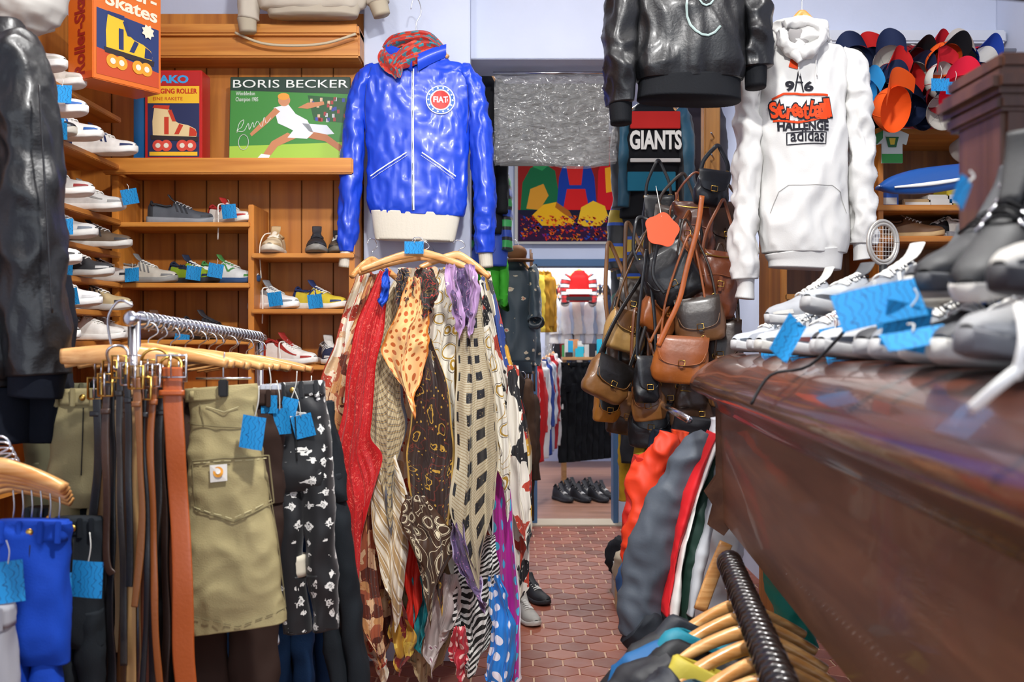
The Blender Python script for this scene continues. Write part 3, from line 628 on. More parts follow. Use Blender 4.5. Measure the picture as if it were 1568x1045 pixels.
# =====================================================  SCARVES
def scarf(b,rows,d,m,nf=4,amp=.018,tip=60,u0=0,seed=0,gather=1.5,edge=None):
    rr=cr([tuple(r) for r in rows],60); top=rr[0][1]; bot=rr[-1][1]; L=(bot-top)*d/F
    def fn(u,v):
        s=2*u-1; k=v*60; i=min(int(k),59); f=k-i; a=rr[i];c=rr[i+1]; cx=a[0]+(c[0]-a[0])*f; py=a[1]+(c[1]-a[1])*f; hw=max(2,a[2]+(c[2]-a[2])*f)
        py-= tip*abs(s-u0)*v**2.5
        cx+= 4*math.sin(v*6+seed*2)*v
        P=at(cx+s*hw,py,d)
        w=min(1,.35+v*1.2); ph=s*nf*1.6+seed+1.2*noise.noise(Vector((s*.8,v*2.6,seed)))+1.5*v
        P.y-=amp*w*(tri(ph)+.45*tri(ph*2.3+1)+.2*math.sin(ph*5))
        P.y+=.025*noise.noise(Vector((s*1.5,v*4,seed+9)))
        P.x+=amp*.45*w*math.cos(ph*1.3)+.01*noise.noise(Vector((s,v*7,seed+4)))
        P.z+=.008*noise.noise(Vector((s*3,v*3,seed)))
        return P
    b.grid(fn,48,80,m,(2*max(r[2] for r in rows)*d/F*gather,L),edge=edge)
CR='#e8dbc2'
P_creamred=pat('patch',[CR,'#d8b890','#ece4d4','#b8402c'],24); P_redband=pat('paisley',['#c00f14','#e46a5a','#980c12'],36); P_plaid=pat('plaid',['#cbb88f','#50505a','#a8843e'],15,rot=45)
P_peach=pat('dots',['#eec080','#b85a20'],30,rot=20); P_brown=pat('paisley',['#33201a','#c89a3a','#6a2c20'],13,rot=15); P_ring=pat('rings',['#e8e2d2','#b08822','#3a2418'],13,rot=20)
P_silver=pat('squares',['#b8ad92','#101016','#988460'],12); P_gold=pat('rings',['#442c1c','#e2d5b4','#e2d5b4'],13); P_bw=pat('zebra',['#101010','#ecebe6'],16,rot=30)
P_mag=pat('dots',['#b8249a','#4ab8e0'],16); P_pol=pat('dots',['#1a7cd0','#ece8f0'],18); P_purp=pat('paisley',['#54406a','#a87098','#3a2a4a'],25); P_cream=pat('floral',['#e4d8be','#a86a4a','#c8a070'],13,rot=12)
P_creamst=pat('stripe',['#e8dfcc','#ccb48c','#9c8058','#eae2d2','#bc9c6c'],6,rot=25); P_lilac=pat('floral',['#b490bc','#7a3a9a','#d8c8da'],25); P_red2=pat('dots',['#b0182c','#e8b8b0'],30)
P_teal=pat('floral',['#148a92','#d8d0c0','#125a62'],14); P_multi=pat('patch',['#e6dcc6','#2a4a9a','#c8342a','#d8a83a','#2a2a2e'],12); P_rust=pat('patch',['#a8583a','#c8905a','#602818','#dcb890'],20); P_leop=pat('floral',['#b8a07a','#4a3420','#7c5c38'],36)
P_wb=pat('patch',['#e8e2d4','#1c1c20','#e8e2d4','#b8402c','#e8e2d4'],14,rot=30); P_fl=pat('anchor',['#0b0c10','#e8e6e0'],24)
E=lambda c:mat(c,.5)
spec=[
 ([(742,415,8),(768,560,14),(792,700,22),(802,850,16)],3.97,P_multi,3,60,.3,None),
 ([(735,430,8),(752,560,22),(775,700,30),(782,930,24)],3.94,P_wb,4,60,.5,None),
 ([(560,418,10),(535,520,22),(515,620,30),(508,740,22)],3.92,P_creamred,4,60,-.6,E('#b8402c')),
 ([(575,420,8),(548,540,22),(530,660,30),(528,800,20)],3.9,P_rust,4,50,-.2,None),
 ([(700,410,22),(690,600,40),(690,800,50),(690,985,44)],3.95,P_multi,5,50,-.2,None),
 ([(640,410,30),(630,600,50),(625,800,62),(615,1000,50)],3.96,P_creamred,6,60,-.2,None),
 ([(660,430,20),(668,700,40),(665,900,48),(655,1040,40)],3.93,P_leop,6,60,.1,None),
 ([(560,760,8),(558,860,16),(568,960,20),(585,1030,8)],3.76,P_rust,3,40,.1,None),
 ([(545,820,10),(545,900,14),(565,1000,14),(585,1050,8)],3.85,P_creamred,3,40,.1,None),
 ([(625,800,26),(620,880,30),(640,1000,30),(650,1055,20)],3.88,P_leop,3,40,.1,None),
 ([(700,700,20),(725,850,36),(735,1000,34)],3.9,P_wb,4,50,.0,None),
 ([(735,820,22),(728,900,34),(722,1044,26)],3.80,P_bw,5,60,.1,None),
 ([(768,720,10),(774,850,20),(778,960,22),(776,1060,18)],3.84,P_mag,3,30,.4,E('#e8e0e8')),
 ([(758,880,10),(767,960,19),(762,1070,21)],3.79,P_pol,3,30,.2,None),
 ([(785,560,8),(790,680,12),(800,780,13),(806,850,5)],3.86,P_wb,2,30,0,None),
 ([(590,850,20),(585,930,22),(590,1010,14)],3.88,P_rust,4,60,.0,None),
 ([(638,880,10),(642,940,17),(645,1010,10)],3.8,P_teal,4,50,.0,None),
 ([(640,780,8),(632,880,13),(628,980,8)],3.79,mat('#c82a1c',.5),3,50,.0,None),
 ([(690,880,14),(678,950,27),(668,1040,16)],3.77,pat('floral',['#b8aaa6','#8a5a6a','#d8cecc'],26),4,70,-.2,None),
 ([(703,960,8),(705,1010,16),(702,1050,8)],3.75,P_red2,3,40,0,None),
 ([(608,920,10),(612,980,20),(614,1040,10)],3.78,pat('patch',['#b88a2a','#7a1c1c','#d8b84a'],22),3,40,.2,None),
 ([(585,680,14),(594,760,28),(600,850,28),(602,972,10)],3.72,P_creamst,3,70,.2,E('#ece4d4')),
 ([(612,430,10),(585,520,16),(570,600,16),(575,680,22),(590,760,8)],3.77,P_cream,4,60,.0,None),
 ([(608,440,8),(597,500,14),(592,560,19),(590,640,31),(594,720,30),(596,825,6)],3.71,P_plaid,3,110,.1,E('#5a5a62')),
 ([(590,415,9),(566,500,21),(551,600,22),(540,700,26),(546,780,33),(545,910,8)],3.66,P_redband,3,120,-.1,E('#b81218')),
 ([(688,412,18),(676,470,26),(668,540,28),(680,640,18),(692,720,14),(690,800,6)],3.73,P_ring,3,60,.2,E('#b08a2c')),
 ([(650,520,12),(660,580,26),(664,680,36),(662,760,36),(660,850,26),(668,945,6)],3.70,P_brown,3,110,.3,E('#c8a050')),
 ([(636,760,16),(645,800,32),(658,860,38),(658,965,8)],3.66,P_gold,3,90,.2,E('#4a3020')),
 ([(636,425,12),(634,470,22),(626,520,30),(622,570,33),(634,645,6)],3.60,P_peach,2,60,-.2,E('#c8782c')),
 ([(722,440,10),(722,520,20),(726,600,27),(725,700,32),(722,820,34),(738,930,8)],3.65,P_silver,2,90,-.4,E('#c0b498')),
 ([(702,410,12),(706,450,16),(712,500,12)],3.6,P_purp,3,20,0,None),
 ([(690,405,8),(697,460,10),(704,520,6)],3.59,P_lilac,2,20,0,None),
 ([(718,405,7),(725,450,8),(722,520,5)],3.6,P_lilac,2,20,0,None),
 ([(650,412,12),(655,450,22),(648,490,10)],3.6,pat('paisley',['#2a2420','#8a6a3a','#b8342a'],30),3,30,0,None),
 ([(592,412,4),(590,440,7),(588,475,3)],3.62,mat('#1f50c0',.5),2,20,0,None),
 ([(615,412,8),(618,440,12),(612,480,8)],3.62,pat('paisley',['#1c1c24','#8a3a2a','#b8843a'],34),3,20,0,None),
 ([(746,500,6),(758,600,12),(766,700,15),(778,800,6)],3.74,P_ring,3,60,.2,None),
 ([(700,800,8),(706,850,14),(722,900,12),(738,945,5)],3.64,P_purp,3,40,.5,E('#b8a8c8')),
]
parts=[]
for i,(rows,d,m,nf,tip,u0,ed) in enumerate(spec):
    b=B(); scarf(b,rows,d,m,nf,.017 if rows[0][2]>9 else .012,tip,u0,seed=i*1.37,edge=ed); parts.append(b.done('scarf_%d'%(i+1)))
b=B(); hanger(b,at(640,392,3.68),.42,hook=.05); hanger(b,at(648,398,3.75),.48,hook=.05,yaw=6); hanger(b,at(700,396,3.72),.26,hook=.05,roll=8); hanger(b,at(570,404,3.8),.2,yaw=40)
tag(b,at(634,370,3.66),0,.07,.045,string=.01); b.tube([(-.36,3.7,1.80),(-.36,4.1,1.86),(-.36,4.5,1.86)],.008,CHR,10)
parts.append(b.done('scarf_hangers')); kids('hanging_silk_scarves',parts)
# =====================================================  LEFT TROUSER RACK
b=B(); RX0=-.85
b.cyl((RX0,2.22,1.50),(RX0,3.40,1.46),.014,CHR); b.cyl((RX0,2.24,0),(RX0,2.24,1.51),.014,CHR); b.cyl((RX0,3.35,0),(RX0,3.35,1.46),.014,CHR)
for i in range(32):
    y=2.28+i*.034; z=1.5-.04*(y-2.22)/1.18; b.tube([(RX0+.018*math.cos(a),y+.006*a/6,z+.018*math.sin(a)) for a in [j*pi/4 for j in range(9)]],.0028,CHR,6)
b.box((RX0,2.26,.02),(.5,.05,.03),CHR,.005); b.box((RX0,3.35,.02),(.5,.05,.03),CHR,.005); b.ell((RX0,2.22,1.5),(.018,.01,.018),CHR,8)
b.done('clothes_rail')
b=B()
for i in range(12):
    y=2.30+i*.09; hanger(b,(RX0+.01+R.uniform(-.02,.02),y,1.418-.004*i),.36,yaw=R.uniform(-10,10),drop=.02,hook=.055)
b.loft([(-1.02,2.26,1.415,.018,.012),(-.88,2.24,1.42,.022,.015),(-.76,2.27,1.405,.018,.012)],HANG,16,3,20)
b.tube([(-.9,2.24,1.43),(-.905,2.23,1.50),(-.88,2.23,1.54),(-.85,2.23,1.53)],.003,CHR,8)
b.done('wooden_hangers')
def pants(P,w,L,m,yaw=0,th=.035,seed=0,name='trousers',cuff=None,wr=.011,roll=0):
    b=B(); b.X=T(*P)@RZ(yaw)@RY(roll)
    b.loft([(0,0,0,w*.5,th*.7),(0,0,-.03,w*.5,th*.8),(0,0,-.12,w*.52,th*1.1),(0,0,-.24,w*.54,th*1.2),(0,0,-.28,w*.53,th*.9)],m,44,3,28,ridge=wr,rs=10,seed=seed)
    b.loft([(0,0,.004,w*.505,th*.78),(0,0,-.035,w*.51,th*.9)],m,40,3,4)
    for s in (-1,1):
        b.loft([(s*w*.26,0,-.2,w*.26,th*1.0),(s*w*.26,0,-.4,w*.25,th*.95),(s*w*.24,.01,-.65,w*.23,th*.85),(s*w*.23,0,-L,w*.22,th*.8)],m,30,2.4,50,ridge=wr,rs=9,seed=seed+s)
        if cuff: b.loft([(s*w*.23,0,-L+.05,w*.23,th*.86),(s*w*.23,0,-L-.005,w*.23,th*.86)],cuff,24,2.4,4)
    for x in (-.4,-.15,.15,.4): b.box((x*w,-th*.92,-.016),(.012,.006,.045),m,.002)
    b.tube([(w*.02,-th*1.0,-.04),(w*.02,-th*1.22,-.12),(0,-th*1.2,-.2)],.0015,mat('#222222',.8) ,5)
    b.ell((0,-th*.95,-.016),(.008,.004,.008),BRASS,6)
    return b.done(name)
KH=mat('#8f8460',.85,var=.06,vs=12,bump=.2,bs=300); DK=mat('#101215',.85,bump=.2,bs=250); DN=mat('#1c3a60',.85,var=.25,vs=6,bump=.2,bs=300); DNB=mat('#0f3fa8',.75,var=.25,vs=7,bump=.2,bs=300); DNG=mat('#1c2126',.85,var=.15,vs=6,bump=.2,bs=300); OLV=mat('#55523e',.85,var=.1)
b=B(); d=2.33; SK=mat('#a3966c',.85,var=.07,vs=9,bump=.25,bs=350)
bv=b.loft(prow([(286,388,592,.025),(286,390,604,.03),(287,396,630,.034),(287,402,680,.036),(286,410,740,.037),(286,420,820,.038),(287,432,890,.038),(290,440,935,.036),(298,440,962,.03)],d),SK,90,2.8,90,wr=(.014,6,6,5),ridge=.0075,rs=11,rz=.9,seed=41)
ST=mat('#7a6f50',.85); ST2=mat('#c4b98e',.85)
bw=b.loft(prow([(284,390,592,.030),(285,392,612,.033)],d),SK,60,2.8,6)
for x in (300,342,380): ribbon(b,bw,[(x,594),(x,616)],d,.005,SK,.004)
ribbon(b,bv,[(300,705),(345,700),(412,698),(420,770),(365,796),(304,778),(300,705)],d,.0018,ST,.0025); ribbon(b,bv,[(303,708),(345,704),(409,702)],d,.001,ST2,.003,True)
ribbon(b,bv,[(302,775),(362,791),(417,766)],d,.001,ST2,.003,True)
ribbon(b,bv,[(287,648),(335,652),(398,655)],d,.0015,ST,.0025); ribbon(b,bv,[(312,618),(318,650)],d,.0012,ST,.0025); ribbon(b,bv,[(300,940),(370,955),(438,930)],d,.0012,ST,.0025,True)
ribbon(b,bv,[(322,622),(350,630),(372,622)],d,.001,ST2,.0025); ribbon(b,bv,[(392,620),(404,700),(425,820),(438,930)],d,.0012,ST,.0025)
pt=[(329,710),(355,708),(356,733),(330,736)]
V=[proj(bv,at(*p,d).x,at(*p,d).z,d,.006) for p in pt]; b.add(V,[(0,1,2,3)],mat('#d8d4cc',.7),smooth=False); pdisc(b,bv,(342,720),8,d,mat('#d8922c',.6),.008); pdisc(b,bv,(342,719),4,d,mat('#d8d4cc',.6),.009)
b.box(tuple(at(342,595,d-.04)),(.022,.012,.04),BLK,.003); b.cyl(at(300,580,d-.01),at(385,580,d-.01),.0025,CHR); b.tube([at(342,580,d-.01),at(342,560,d-.01),at(344,540,d)],.002,CHR,6)
b.done('khaki_skirt')
pants(at(132,598,2.40),.15,.95,KH,yaw=8,seed=3); pants(at(105,590,2.66),.2,.95,OLV,yaw=25,seed=4); pants(at(88,780,2.42),.15,.8,DNG,seed=5,yaw=-10)
pants(at(205,585,2.46),.2,1.0,DK,yaw=5,seed=6); pants(at(350,600,2.5),.26,1.1,mat('#33241e',.85),yaw=4,seed=7,name='brown_trousers')
pants(at(415,592,2.56),.05,.58,mat('#b8bcc6',.8,var=.1),yaw=12,seed=8,th=.02); pants(at(450,588,2.62),.155,.50,P_fl,yaw=4,seed=9,cuff=mat('#d8d0bc',.8),name='floral_trousers',th=.035,roll=-4)
pants(at(445,600,2.9),.14,.9,DN,yaw=4,seed=12,name='jeans')
pants(at(462,610,3.05),.12,1.1,DN,yaw=6,seed=10,name='jeans',roll=-3); pants(at(476,620,2.80),.12,1.1,DNG,yaw=-4,seed=11,name='jeans',roll=-8,th=.045)
pants(at(440,600,3.2),.2,1.1,DNG,yaw=0,seed=14,name='jeans'); pants(at(320,600,2.8),.3,1.1,DN,yaw=0,seed=15,name='jeans'); pants(at(230,600,2.68),.26,1.15,DK,yaw=0,seed=16,name='black_trousers'); pants(at(395,600,3.0),.32,1.1,DK,yaw=0,seed=18,name='black_trousers')
b=B()
def belt(b,pts,d,w,col,rough=.4):
    m=mat(col,rough,bump=.15,bs=120,coat=.15); sd=R.random()*9
    rows=[((p[0]-CX)*d/F,d,H-(p[1]-CY)*d/F,w,.0022) for p in pts]; rows=cr(rows,40)
    rows=[(x+.006*noise.noise(Vector((0,z*6,sd))),y+.016*noise.noise(Vector((5,z*5,sd))),z,a*(1-.5*abs(noise.noise(Vector((9,z*3,sd))))),t) for x,y,z,a,t in rows]
    b.loft(rows,m,14,3.5,60)
    P=at(pts[0][0],pts[0][1],d); ph=P+Vector((0,-.006,0)); s=max(w,.012)
    b.tube([ph+Vector((x*s*1.3,0,z)) for x,z in ((-1,-.022),(-1,.026),(1,.026),(1,-.022),(-1,-.022))],.0032,BRASS if R.random()<.5 else CHR,6,smooth=False); b.cyl(ph+Vector((0,-.003,-.022)),ph+Vector((0,-.006,.028)),.002,CHR,6)
    b.loft([(P.x,P.y-.005,P.z-.05,w*1.15,.005),(P.x,P.y-.005,P.z-.062,w*1.15,.005)],m,12,3.5,3)
for x,x2,w,c,d,y1 in ((264,286,.025,'#a8501c',2.18,1060),(244,236,.014,'#1a1614',2.2,1060),(229,226,.013,'#6a3416',2.22,1060),(206,200,.013,'#b08a58',2.2,1050),(215,213,.011,'#c09c6c',2.24,1060),(190,186,.014,'#5a3a22',2.25,1050),(170,168,.012,'#151416',2.22,1060),(158,152,.011,'#8a6a48',2.28,960),(180,178,.010,'#c0a880',2.3,1000),(252,254,.009,'#2a1a12',2.26,1060),(147,140,.011,'#151416',2.27,1000),(276,272,.011,'#4a2210',2.28,980),(198,196,.008,'#1a1a1c',2.17,900),(236,244,.008,'#8a4a1c',2.17,1060),(163,172,.009,'#3a2418',2.19,880),(222,218,.008,'#0e0e10',2.16,1060),(210,206,.009,'#7a4a22',2.15,930),(184,190,.008,'#2a2420',2.18,1020)):
    y0=582+R.uniform(-20,16); belt(b,[(x,y0),(x+R.uniform(-6,6),700),((x+x2)/2+R.uniform(-6,6),850),(x2,y1)],d,w,c)
for (x,y,r) in ((238,560,.03),(180,548,.022),(262,565,.022)):
    P=at(x,y,2.2); b.tube([P+Vector((r*math.cos(a),.01*math.sin(a*2),r*1.2*math.sin(a))) for a in [j*pi/8 for j in range(17)]],.0035,BRASS if x!=180 else CHR,6)
b.done('leather_belts')
b=B()
for (x,y,d,w,h,ro) in ((390,638,2.28,.056,.075,8),(428,626,2.5,.05,.065,-6),(460,636,2.6,.055,.06,-14),(470,616,2.65,.045,.05,10),(412,606,2.5,.04,.045,0),(446,610,2.55,.04,.045,12),(484,645,2.7,.04,.05,-4)):
    tag(b,at(x,y,d-.02),R.uniform(-15,15),w,h,ro,string=.07)
b.done('price_tags')
pants(at(52,800,1.98),.13,.6,DNB,seed=21,name='blue_jeans',yaw=10,th=.03,wr=.014,roll=2); pants(at(0,805,2.05),.13,.6,DNB,seed=22,name='blue_jeans',yaw=-8,wr=.014)
pants(at(120,795,2.2),.10,.7,DNG,seed=23,name='jeans',th=.03); pants(at(160,800,2.35),.12,.7,DK,seed=24,name='black_trousers'); pants(at(-20,930,1.9),.1,.5,mat('#9a9aa0',.8),seed=25)
b=B()
for i in range(5): hanger(b,at(-4+i*5,724+i*7,1.85+.07*i),.24,yaw=12+i*3,drop=.03,hook=.05,thick=.016)
for i in range(6): b.tube([at(20+i*14,750,2.0),at(22+i*14,775,2.0),at(20+i*14,795,2.0)],.0016,CHR,5)
b.cyl(at(-60,705,1.8),at(10,700,2.3),.01,CHR)
b.done('wooden_hangers')
b=B(); tag(b,at(135,860,2.08),0,.066,.076,3,string=.06); tag(b,at(12,860,1.9),10,.05,.08,-4,string=.04); tag(b,at(94,880,2.0),40,.04,.06,string=.05); b.done('price_tags')
b=B(); b.b2(-1.66,-.95,3.9,4.24,0,.9,wood('#7a4a20','#9a6430','x'),.005)
for x in (-1.64,-1.3): b.b2(x,x+.32,3.885,3.902,.06,.84,wood('#85521f','#a56c35','z'),.006); b.ell((x+.28,3.87,.5),(.015,.015,.015),BRASS,8)
b.done('low_cupboard')
# =====================================================  CORRIDOR CONTENT
def simple_jacket(name,cu,v0,d,w,L,m,th=.06,seed=0,slv=None,sl=.55,yaw=0,rib=None,sw=.055,extra=None,rg=.012):
    b=B(); P=at(cu,v0,d); b.X=T(*P)@RZ(yaw)
    b.loft([(0,0,.02,.05,.03),(0,0,0,w*.22,.04),(0,0,-.03,w*.36,th*.7),(0,0,-.07,w*.44,th),(0,0,-.2,w*.46,th*1.1),(0,0,-L*.7,w*.47,th*1.1),(0,0,-L,w*.48,th)],m,44,2.3,50,wr=(.018,6,6,3),ridge=rg,rs=8,rz=.4,seed=seed)
    for s in (-1,1):
        b.loft([(s*w*.36,0,-.03,.03,.03),(s*w*.46,0,-.08,sw*.9,.05),(s*w*.50,-.01,-.3,sw*.9,.055),(s*w*.51,-.02,-sl,sw*.8,.045)],slv or m,26,2,40,wr=(.012,8,8,5),ridge=rg,rs=12,seed=seed+s)
        if rib: b.loft([(s*w*.51,-.02,-sl,sw*.6,.035),(s*w*.51,-.02,-sl-.05,sw*.55,.035)],rib,24,2,6)
    if rib: b.loft([(0,0,-L,w*.46,th*.9),(0,0,-L-.05,w*.45,th*.85)],rib,40,2.5,6)
    hanger(b,(0,0,.015),w*.7,hook=.08)
    if extra: extra(b)
    return b.done(name)
def wrapmat():
    m,nt,p=newmat('plastic_wrap'); N=nt.nodes; L=nt.links
    p.inputs['Base Color'].default_value=C('#a8a8a6'); p.inputs['Roughness'].default_value=.18; p.inputs['Alpha'].default_value=.45; p.inputs['Coat Weight'].default_value=1; p.inputs['Coat Roughness'].default_value=.1; p.inputs['Specular IOR Level'].default_value=1
    tc=N.new('ShaderNodeTexCoord'); n=N.new('ShaderNodeTexNoise'); n.inputs['Scale'].default_value=18; n.inputs['Detail'].default_value=7; n.inputs['Distortion'].default_value=2; mp=N.new('ShaderNodeMapping'); mp.inputs['Scale'].default_value=(.7,1,1.6)
    L.new(tc.outputs['Object'],mp.inputs[0]); L.new(mp.outputs[0],n.inputs['Vector']); bp=N.new('ShaderNodeBump'); bp.inputs['Strength'].default_value=1; bp.inputs['Distance'].default_value=.04
    L.new(n.outputs['Fac'],bp.inputs['Height']); L.new(bp.outputs['Normal'],p.inputs['Normal']); return m
WR=wrapmat(); b=B(); d=4.75
for k in range(2):
    b.grid(lambda u,v:at(757+186*u+5*noise.noise(Vector((v*5,k,3))),112+142*v-5*v*math.sin(u*7),d+.04*k)+Vector((0,-.07*v*(1-k)+.02*noise.noise(Vector((u*4,v*5,k)))+.025*(.5-abs(noise.noise(Vector((u*9+v*3,v*12-u*2,k+3))))),0)),90,80,WR)
b.b2(-.06,.47,d+.08,d+.085,2.30,2.70,mat('#8e8c88',.7)); b.cyl(at(755,112,d),at(945,112,d),.008,CHR)
b.done('plastic_wrapped_frame')
b=B(); d=7.85; M=T(0,d,0)@RX(90)
def qq(x,y): p=at(x,y,d); return (p.x,p.z)
fl=lambda pts,c,o: b.flat([qq(*p) for p in pts],M,mat(c,.8),o)
fl([(788,205),(950,205),(950,374),(788,374)],'#b8b4ac',.004); fl([(793,210),(946,210),(946,370),(793,370)],'#16142c',.006)
fl([(793,210),(946,210),(946,322),(793,322)],'#8a1c16',.0065)
# green seated figure, left
fl([(797,322),(800,280),(812,258),(832,250),(850,262),(856,300),(848,322)],'#156038',.007); fl([(816,256),(822,232),(836,230),(842,252),(830,262)],'#2a8a4c',.0072)
fl([(812,290),(832,282),(840,300),(826,322),(806,320)],'#c88a28',.0078)
# central blue and red figure
fl([(852,322),(856,272),(866,240),(880,226),(898,238),(910,272),(914,322)],'#12348a',.008); fl([(866,248),(878,240),(894,248),(890,284),(872,284)],'#c82420',.0084); fl([(872,240),(874,220),(884,214),(892,222),(892,240)],'#b87848',.0085)
fl([(868,290),(896,290),(902,322),(862,322)],'#c81c1c',.0086)
# red figure, right
fl([(914,322),(916,262),(926,236),(946,228),(946,322)],'#c41420',.0082); fl([(926,258),(944,254),(944,292),(928,296)],'#e8a020',.0088)
# pale bent knees
fl([(815,330),(832,314),(852,310),(872,324),(880,342),(860,348),(830,346)],'#dca416',.009); fl([(884,342),(890,318),(908,308),(926,316),(932,334),(920,346),(896,348)],'#e0b024',.0091); fl([(852,310),(872,324),(878,336),(866,330),(850,318)],'#a05a18',.0093)
fl([(793,326),(830,346),(930,348),(946,330),(946,370),(793,370)],'#2c0e30',.0092)
for i in range(260): x=795+R.random()*142; y=330+R.random()*36; s=1.0+R.random()*2.4; fl([(x,y),(x+s*2,y+s*.5),(x+s,y+s*1.6)],R.choice(['#b82418','#c87818','#6a1c6a','#1a3a90','#c8441a','#981414','#d85a18']),.0098)
b.done('poster_framed')
b=B(); b.ell(at(785,212,7.6),(.05,.05,.05),BLK,10); b.cyl(at(785,212,7.6),at(765,205,7.88),.01,BLK); b.done('spotlight')
def giants(bb):
    W=mat('#d8d6d0',.7)
    bb.box((0,-.08,-.10),(.26,.01,.09),mat('#b8201c',.7),.003); bb.text('GIANTS',.13,T(0,-.088,-.25)@RX(90),W,.27,.003,bold=.005); bb.box((0,-.083,-.31),(.26,.01,.02),W,.002); bb.box((-.02,-.083,-.42),(.25,.012,.1),mat('#1f6f8a',.7),.003)
simple_jacket('hockey_jersey',1000,160,5.25,.34,.60,mat('#15161a',.8),seed=51,slv=pat('stripe',['#1a4f66','#15161a','#15161a'],2),sl=.55,extra=giants)
simple_jacket('varsity_jacket',1062,160,5.4,.26,.45,mat('#3a3238',.8),seed=52,slv=mat('#4c4a50',.7),rib=pat('hstripe',['#e8e6e0','#5a2430'],25),sl=.4)
simple_jacket('football_shirt',985,300,5.35,.28,.45,pat('hstripe',['#16181c','#16181c','#1f4fb0','#b89820'],1.6),seed=53,sl=.4)
simple_jacket('striped_shirt',975,345,5.8,.2,.6,pat('patch',['#16181c','#8a201c','#a88820','#1f5f4a'],10),seed=54)
simple_jacket('dark_shirt',738,115,5.0,.2,.8,mat('#17181c',.8),seed=55,sl=.7,sw=.035); simple_jacket('blue_shirt',748,258,5.05,.18,.5,mat('#1f3f9a',.6),seed=56,slv=pat('hstripe',['#1f3f9a','#16181c','#16181c','#2a8f4a'],3),sl=.42,sw=.035)
simple_jacket('green_shirt',746,372,5.1,.17,.3,mat('#3a9a2a',.7),seed=57,sl=.26,sw=.03)
P_dress=pat('floral',['#26343e','#b8583a','#b8a890'],22)
simple_jacket('floral_dress',788,402,5.5,.22,.55,P_dress,seed=58,slv=P_dress,sl=.32,th=.06,sw=.04)
simple_jacket('brown_coat',782,575,5.6,.2,.75,mat('#4a3426',.8,var=.3),seed=59,sl=.5,sw=.04); simple_jacket('brown_coat',765,560,5.1,.18,1.0,mat('#2a2220',.8,var=.2),seed=60,sw=.04)
simple_jacket('dark_coat',800,600,6.2,.16,.8,mat('#3c2c22',.8,var=.2),seed=61,sw=.035); simple_jacket('floral_dress',796,430,6.4,.2,.6,P_dress,seed=62,sw=.035)
b=B()
for i in range(9): x=R.uniform(782,815); b.tube([at(x,400+R.uniform(-20,20),6.6),at(x+R.uniform(-5,5),480,6.6),at(x+R.uniform(-5,5),600,6.6)],.007,mat(R.choice(['#5a3a20','#2a2a2e','#8a7a5a']),.5),6)
b.done('hanging_belts')
b=B(); b.ell(at(793,388,5.4),(.055,.06,.045),mat('#6a4428',.7),12,.01,14); b.loft([tuple(at(793,398,5.4))+(.085,.1),tuple(at(793,400,5.4))+(.09,.105)],mat('#6a4428',.7),24); b.done('brown_hat')
for i,(x,y,c,w) in enumerate(((985,400,'#3a3228',.26),(975,520,'#2a2a2e',.22),(972,640,'#b89020',.12),(1000,450,'#3a2e24',.3),(1000,600,'#2a201c',.3))): simple_jacket('hanging_coat',x,y,6.3+.15*i,w,.8,mat(c,.8,var=.3),seed=70+i)
for i,c in enumerate(['#d8d6d0','#c8d0da','#2a2a2e','#dfded8','#b8c8d8','#3a3a40','#d8d0c0','#b8c0c8','#444455','#dfded8','#9aa8b8','#2a3a5a','#c8c6c0','#20304a']):
    simple_jacket('hung_shirt',850+i*6,455,10.6+.02*(i%3),.2,.5,mat(c,.8),seed=80+i,yaw=70,sl=.4,sw=.03)
for i,c in enumerate(['#b8b6b0','#2a2a2e','#8a2424','#20304a','#3a3a40','#c8c0b0','#2a2a2e','#344a6a','#20304a','#16181c']):
    simple_jacket('hung_shirt',846+i*9,440,11.4,.24,1.3,mat(c,.8),seed=180+i,yaw=60,sl=.5,sw=.04)
for i in range(4): simple_jacket('yellow_shirt',820+i*6,420,9.4,.14,.5,mat(['#d8b020','#c89a30','#e8c84a','#a87820'][i],.8),seed=95+i,yaw=60,sw=.03)
def rj(bb): bb.box((0,-.08,-.2),(.26,.01,.05),WHT,.003); bb.box((0,-.08,-.27),(.26,.01,.04),BLK,.003)
simple_jacket('hockey_jersey',886,418,10.2,.28,.3,mat('#b81c1c',.7),seed=99,slv=pat('hstripe',['#b81c1c','#16181c','#e8e6e0'],4),sl=.26,extra=rj)
for i,c in enumerate(['#b81c1c','#d8d6d0','#1f3f8a','#b8c0c8','#a81c24','#d8d6d0']): simple_jacket('track_jacket',822+i*5,560-i*3,8.8+.12*i,.2,.85,mat(c,.7),seed=110+i,yaw=65,slv=pat('stripe',[c,'#e8e6e0','#b81c1c'],3),sl=.6,sw=.035)
for i,c in enumerate(['#2a2a30','#5a3a24','#344a6a','#16181c']): simple_jacket('hung_coat',944+i*4,470+i*12,8.9+.15*i,.2,1.1,mat(c,.7),seed=210+i,yaw=65,sl=.6,sw=.035)
for i in range(8): pants(at(868+i*9,556,9.5+.06*i),.2,.95,DK,yaw=30,seed=130+i,name='black_trousers')
b=B(); tw=wood('#a87a4a','#c89a64','x'); b.b2(.50,1.1,9.85,10.15,1.26,1.29,tw,.004)
for x in (.52,1.07):
    for y in (9.88,10.12): b.b2(x-.02,x+.02,y-.02,y+.02,0,1.26,tw)
for i in range(30): x=.50+R.random()*.5; y=9.86+R.random()*.22; h=.04+R.random()*.15; b.b2(x,x+.03+R.random()*.07,y,y+.06,1.29,1.29+h,mat(R.choice(['#2a9ac8','#e8c84a','#3a8a4a','#c8302a','#c8c6c0','#2ab0c8','#26262a','#c8885a']),.5))
b.b2(.55,.67,9.835,9.84,1.06,1.24,mat('#e8d9a0',.6),0)
b.done('display_table')
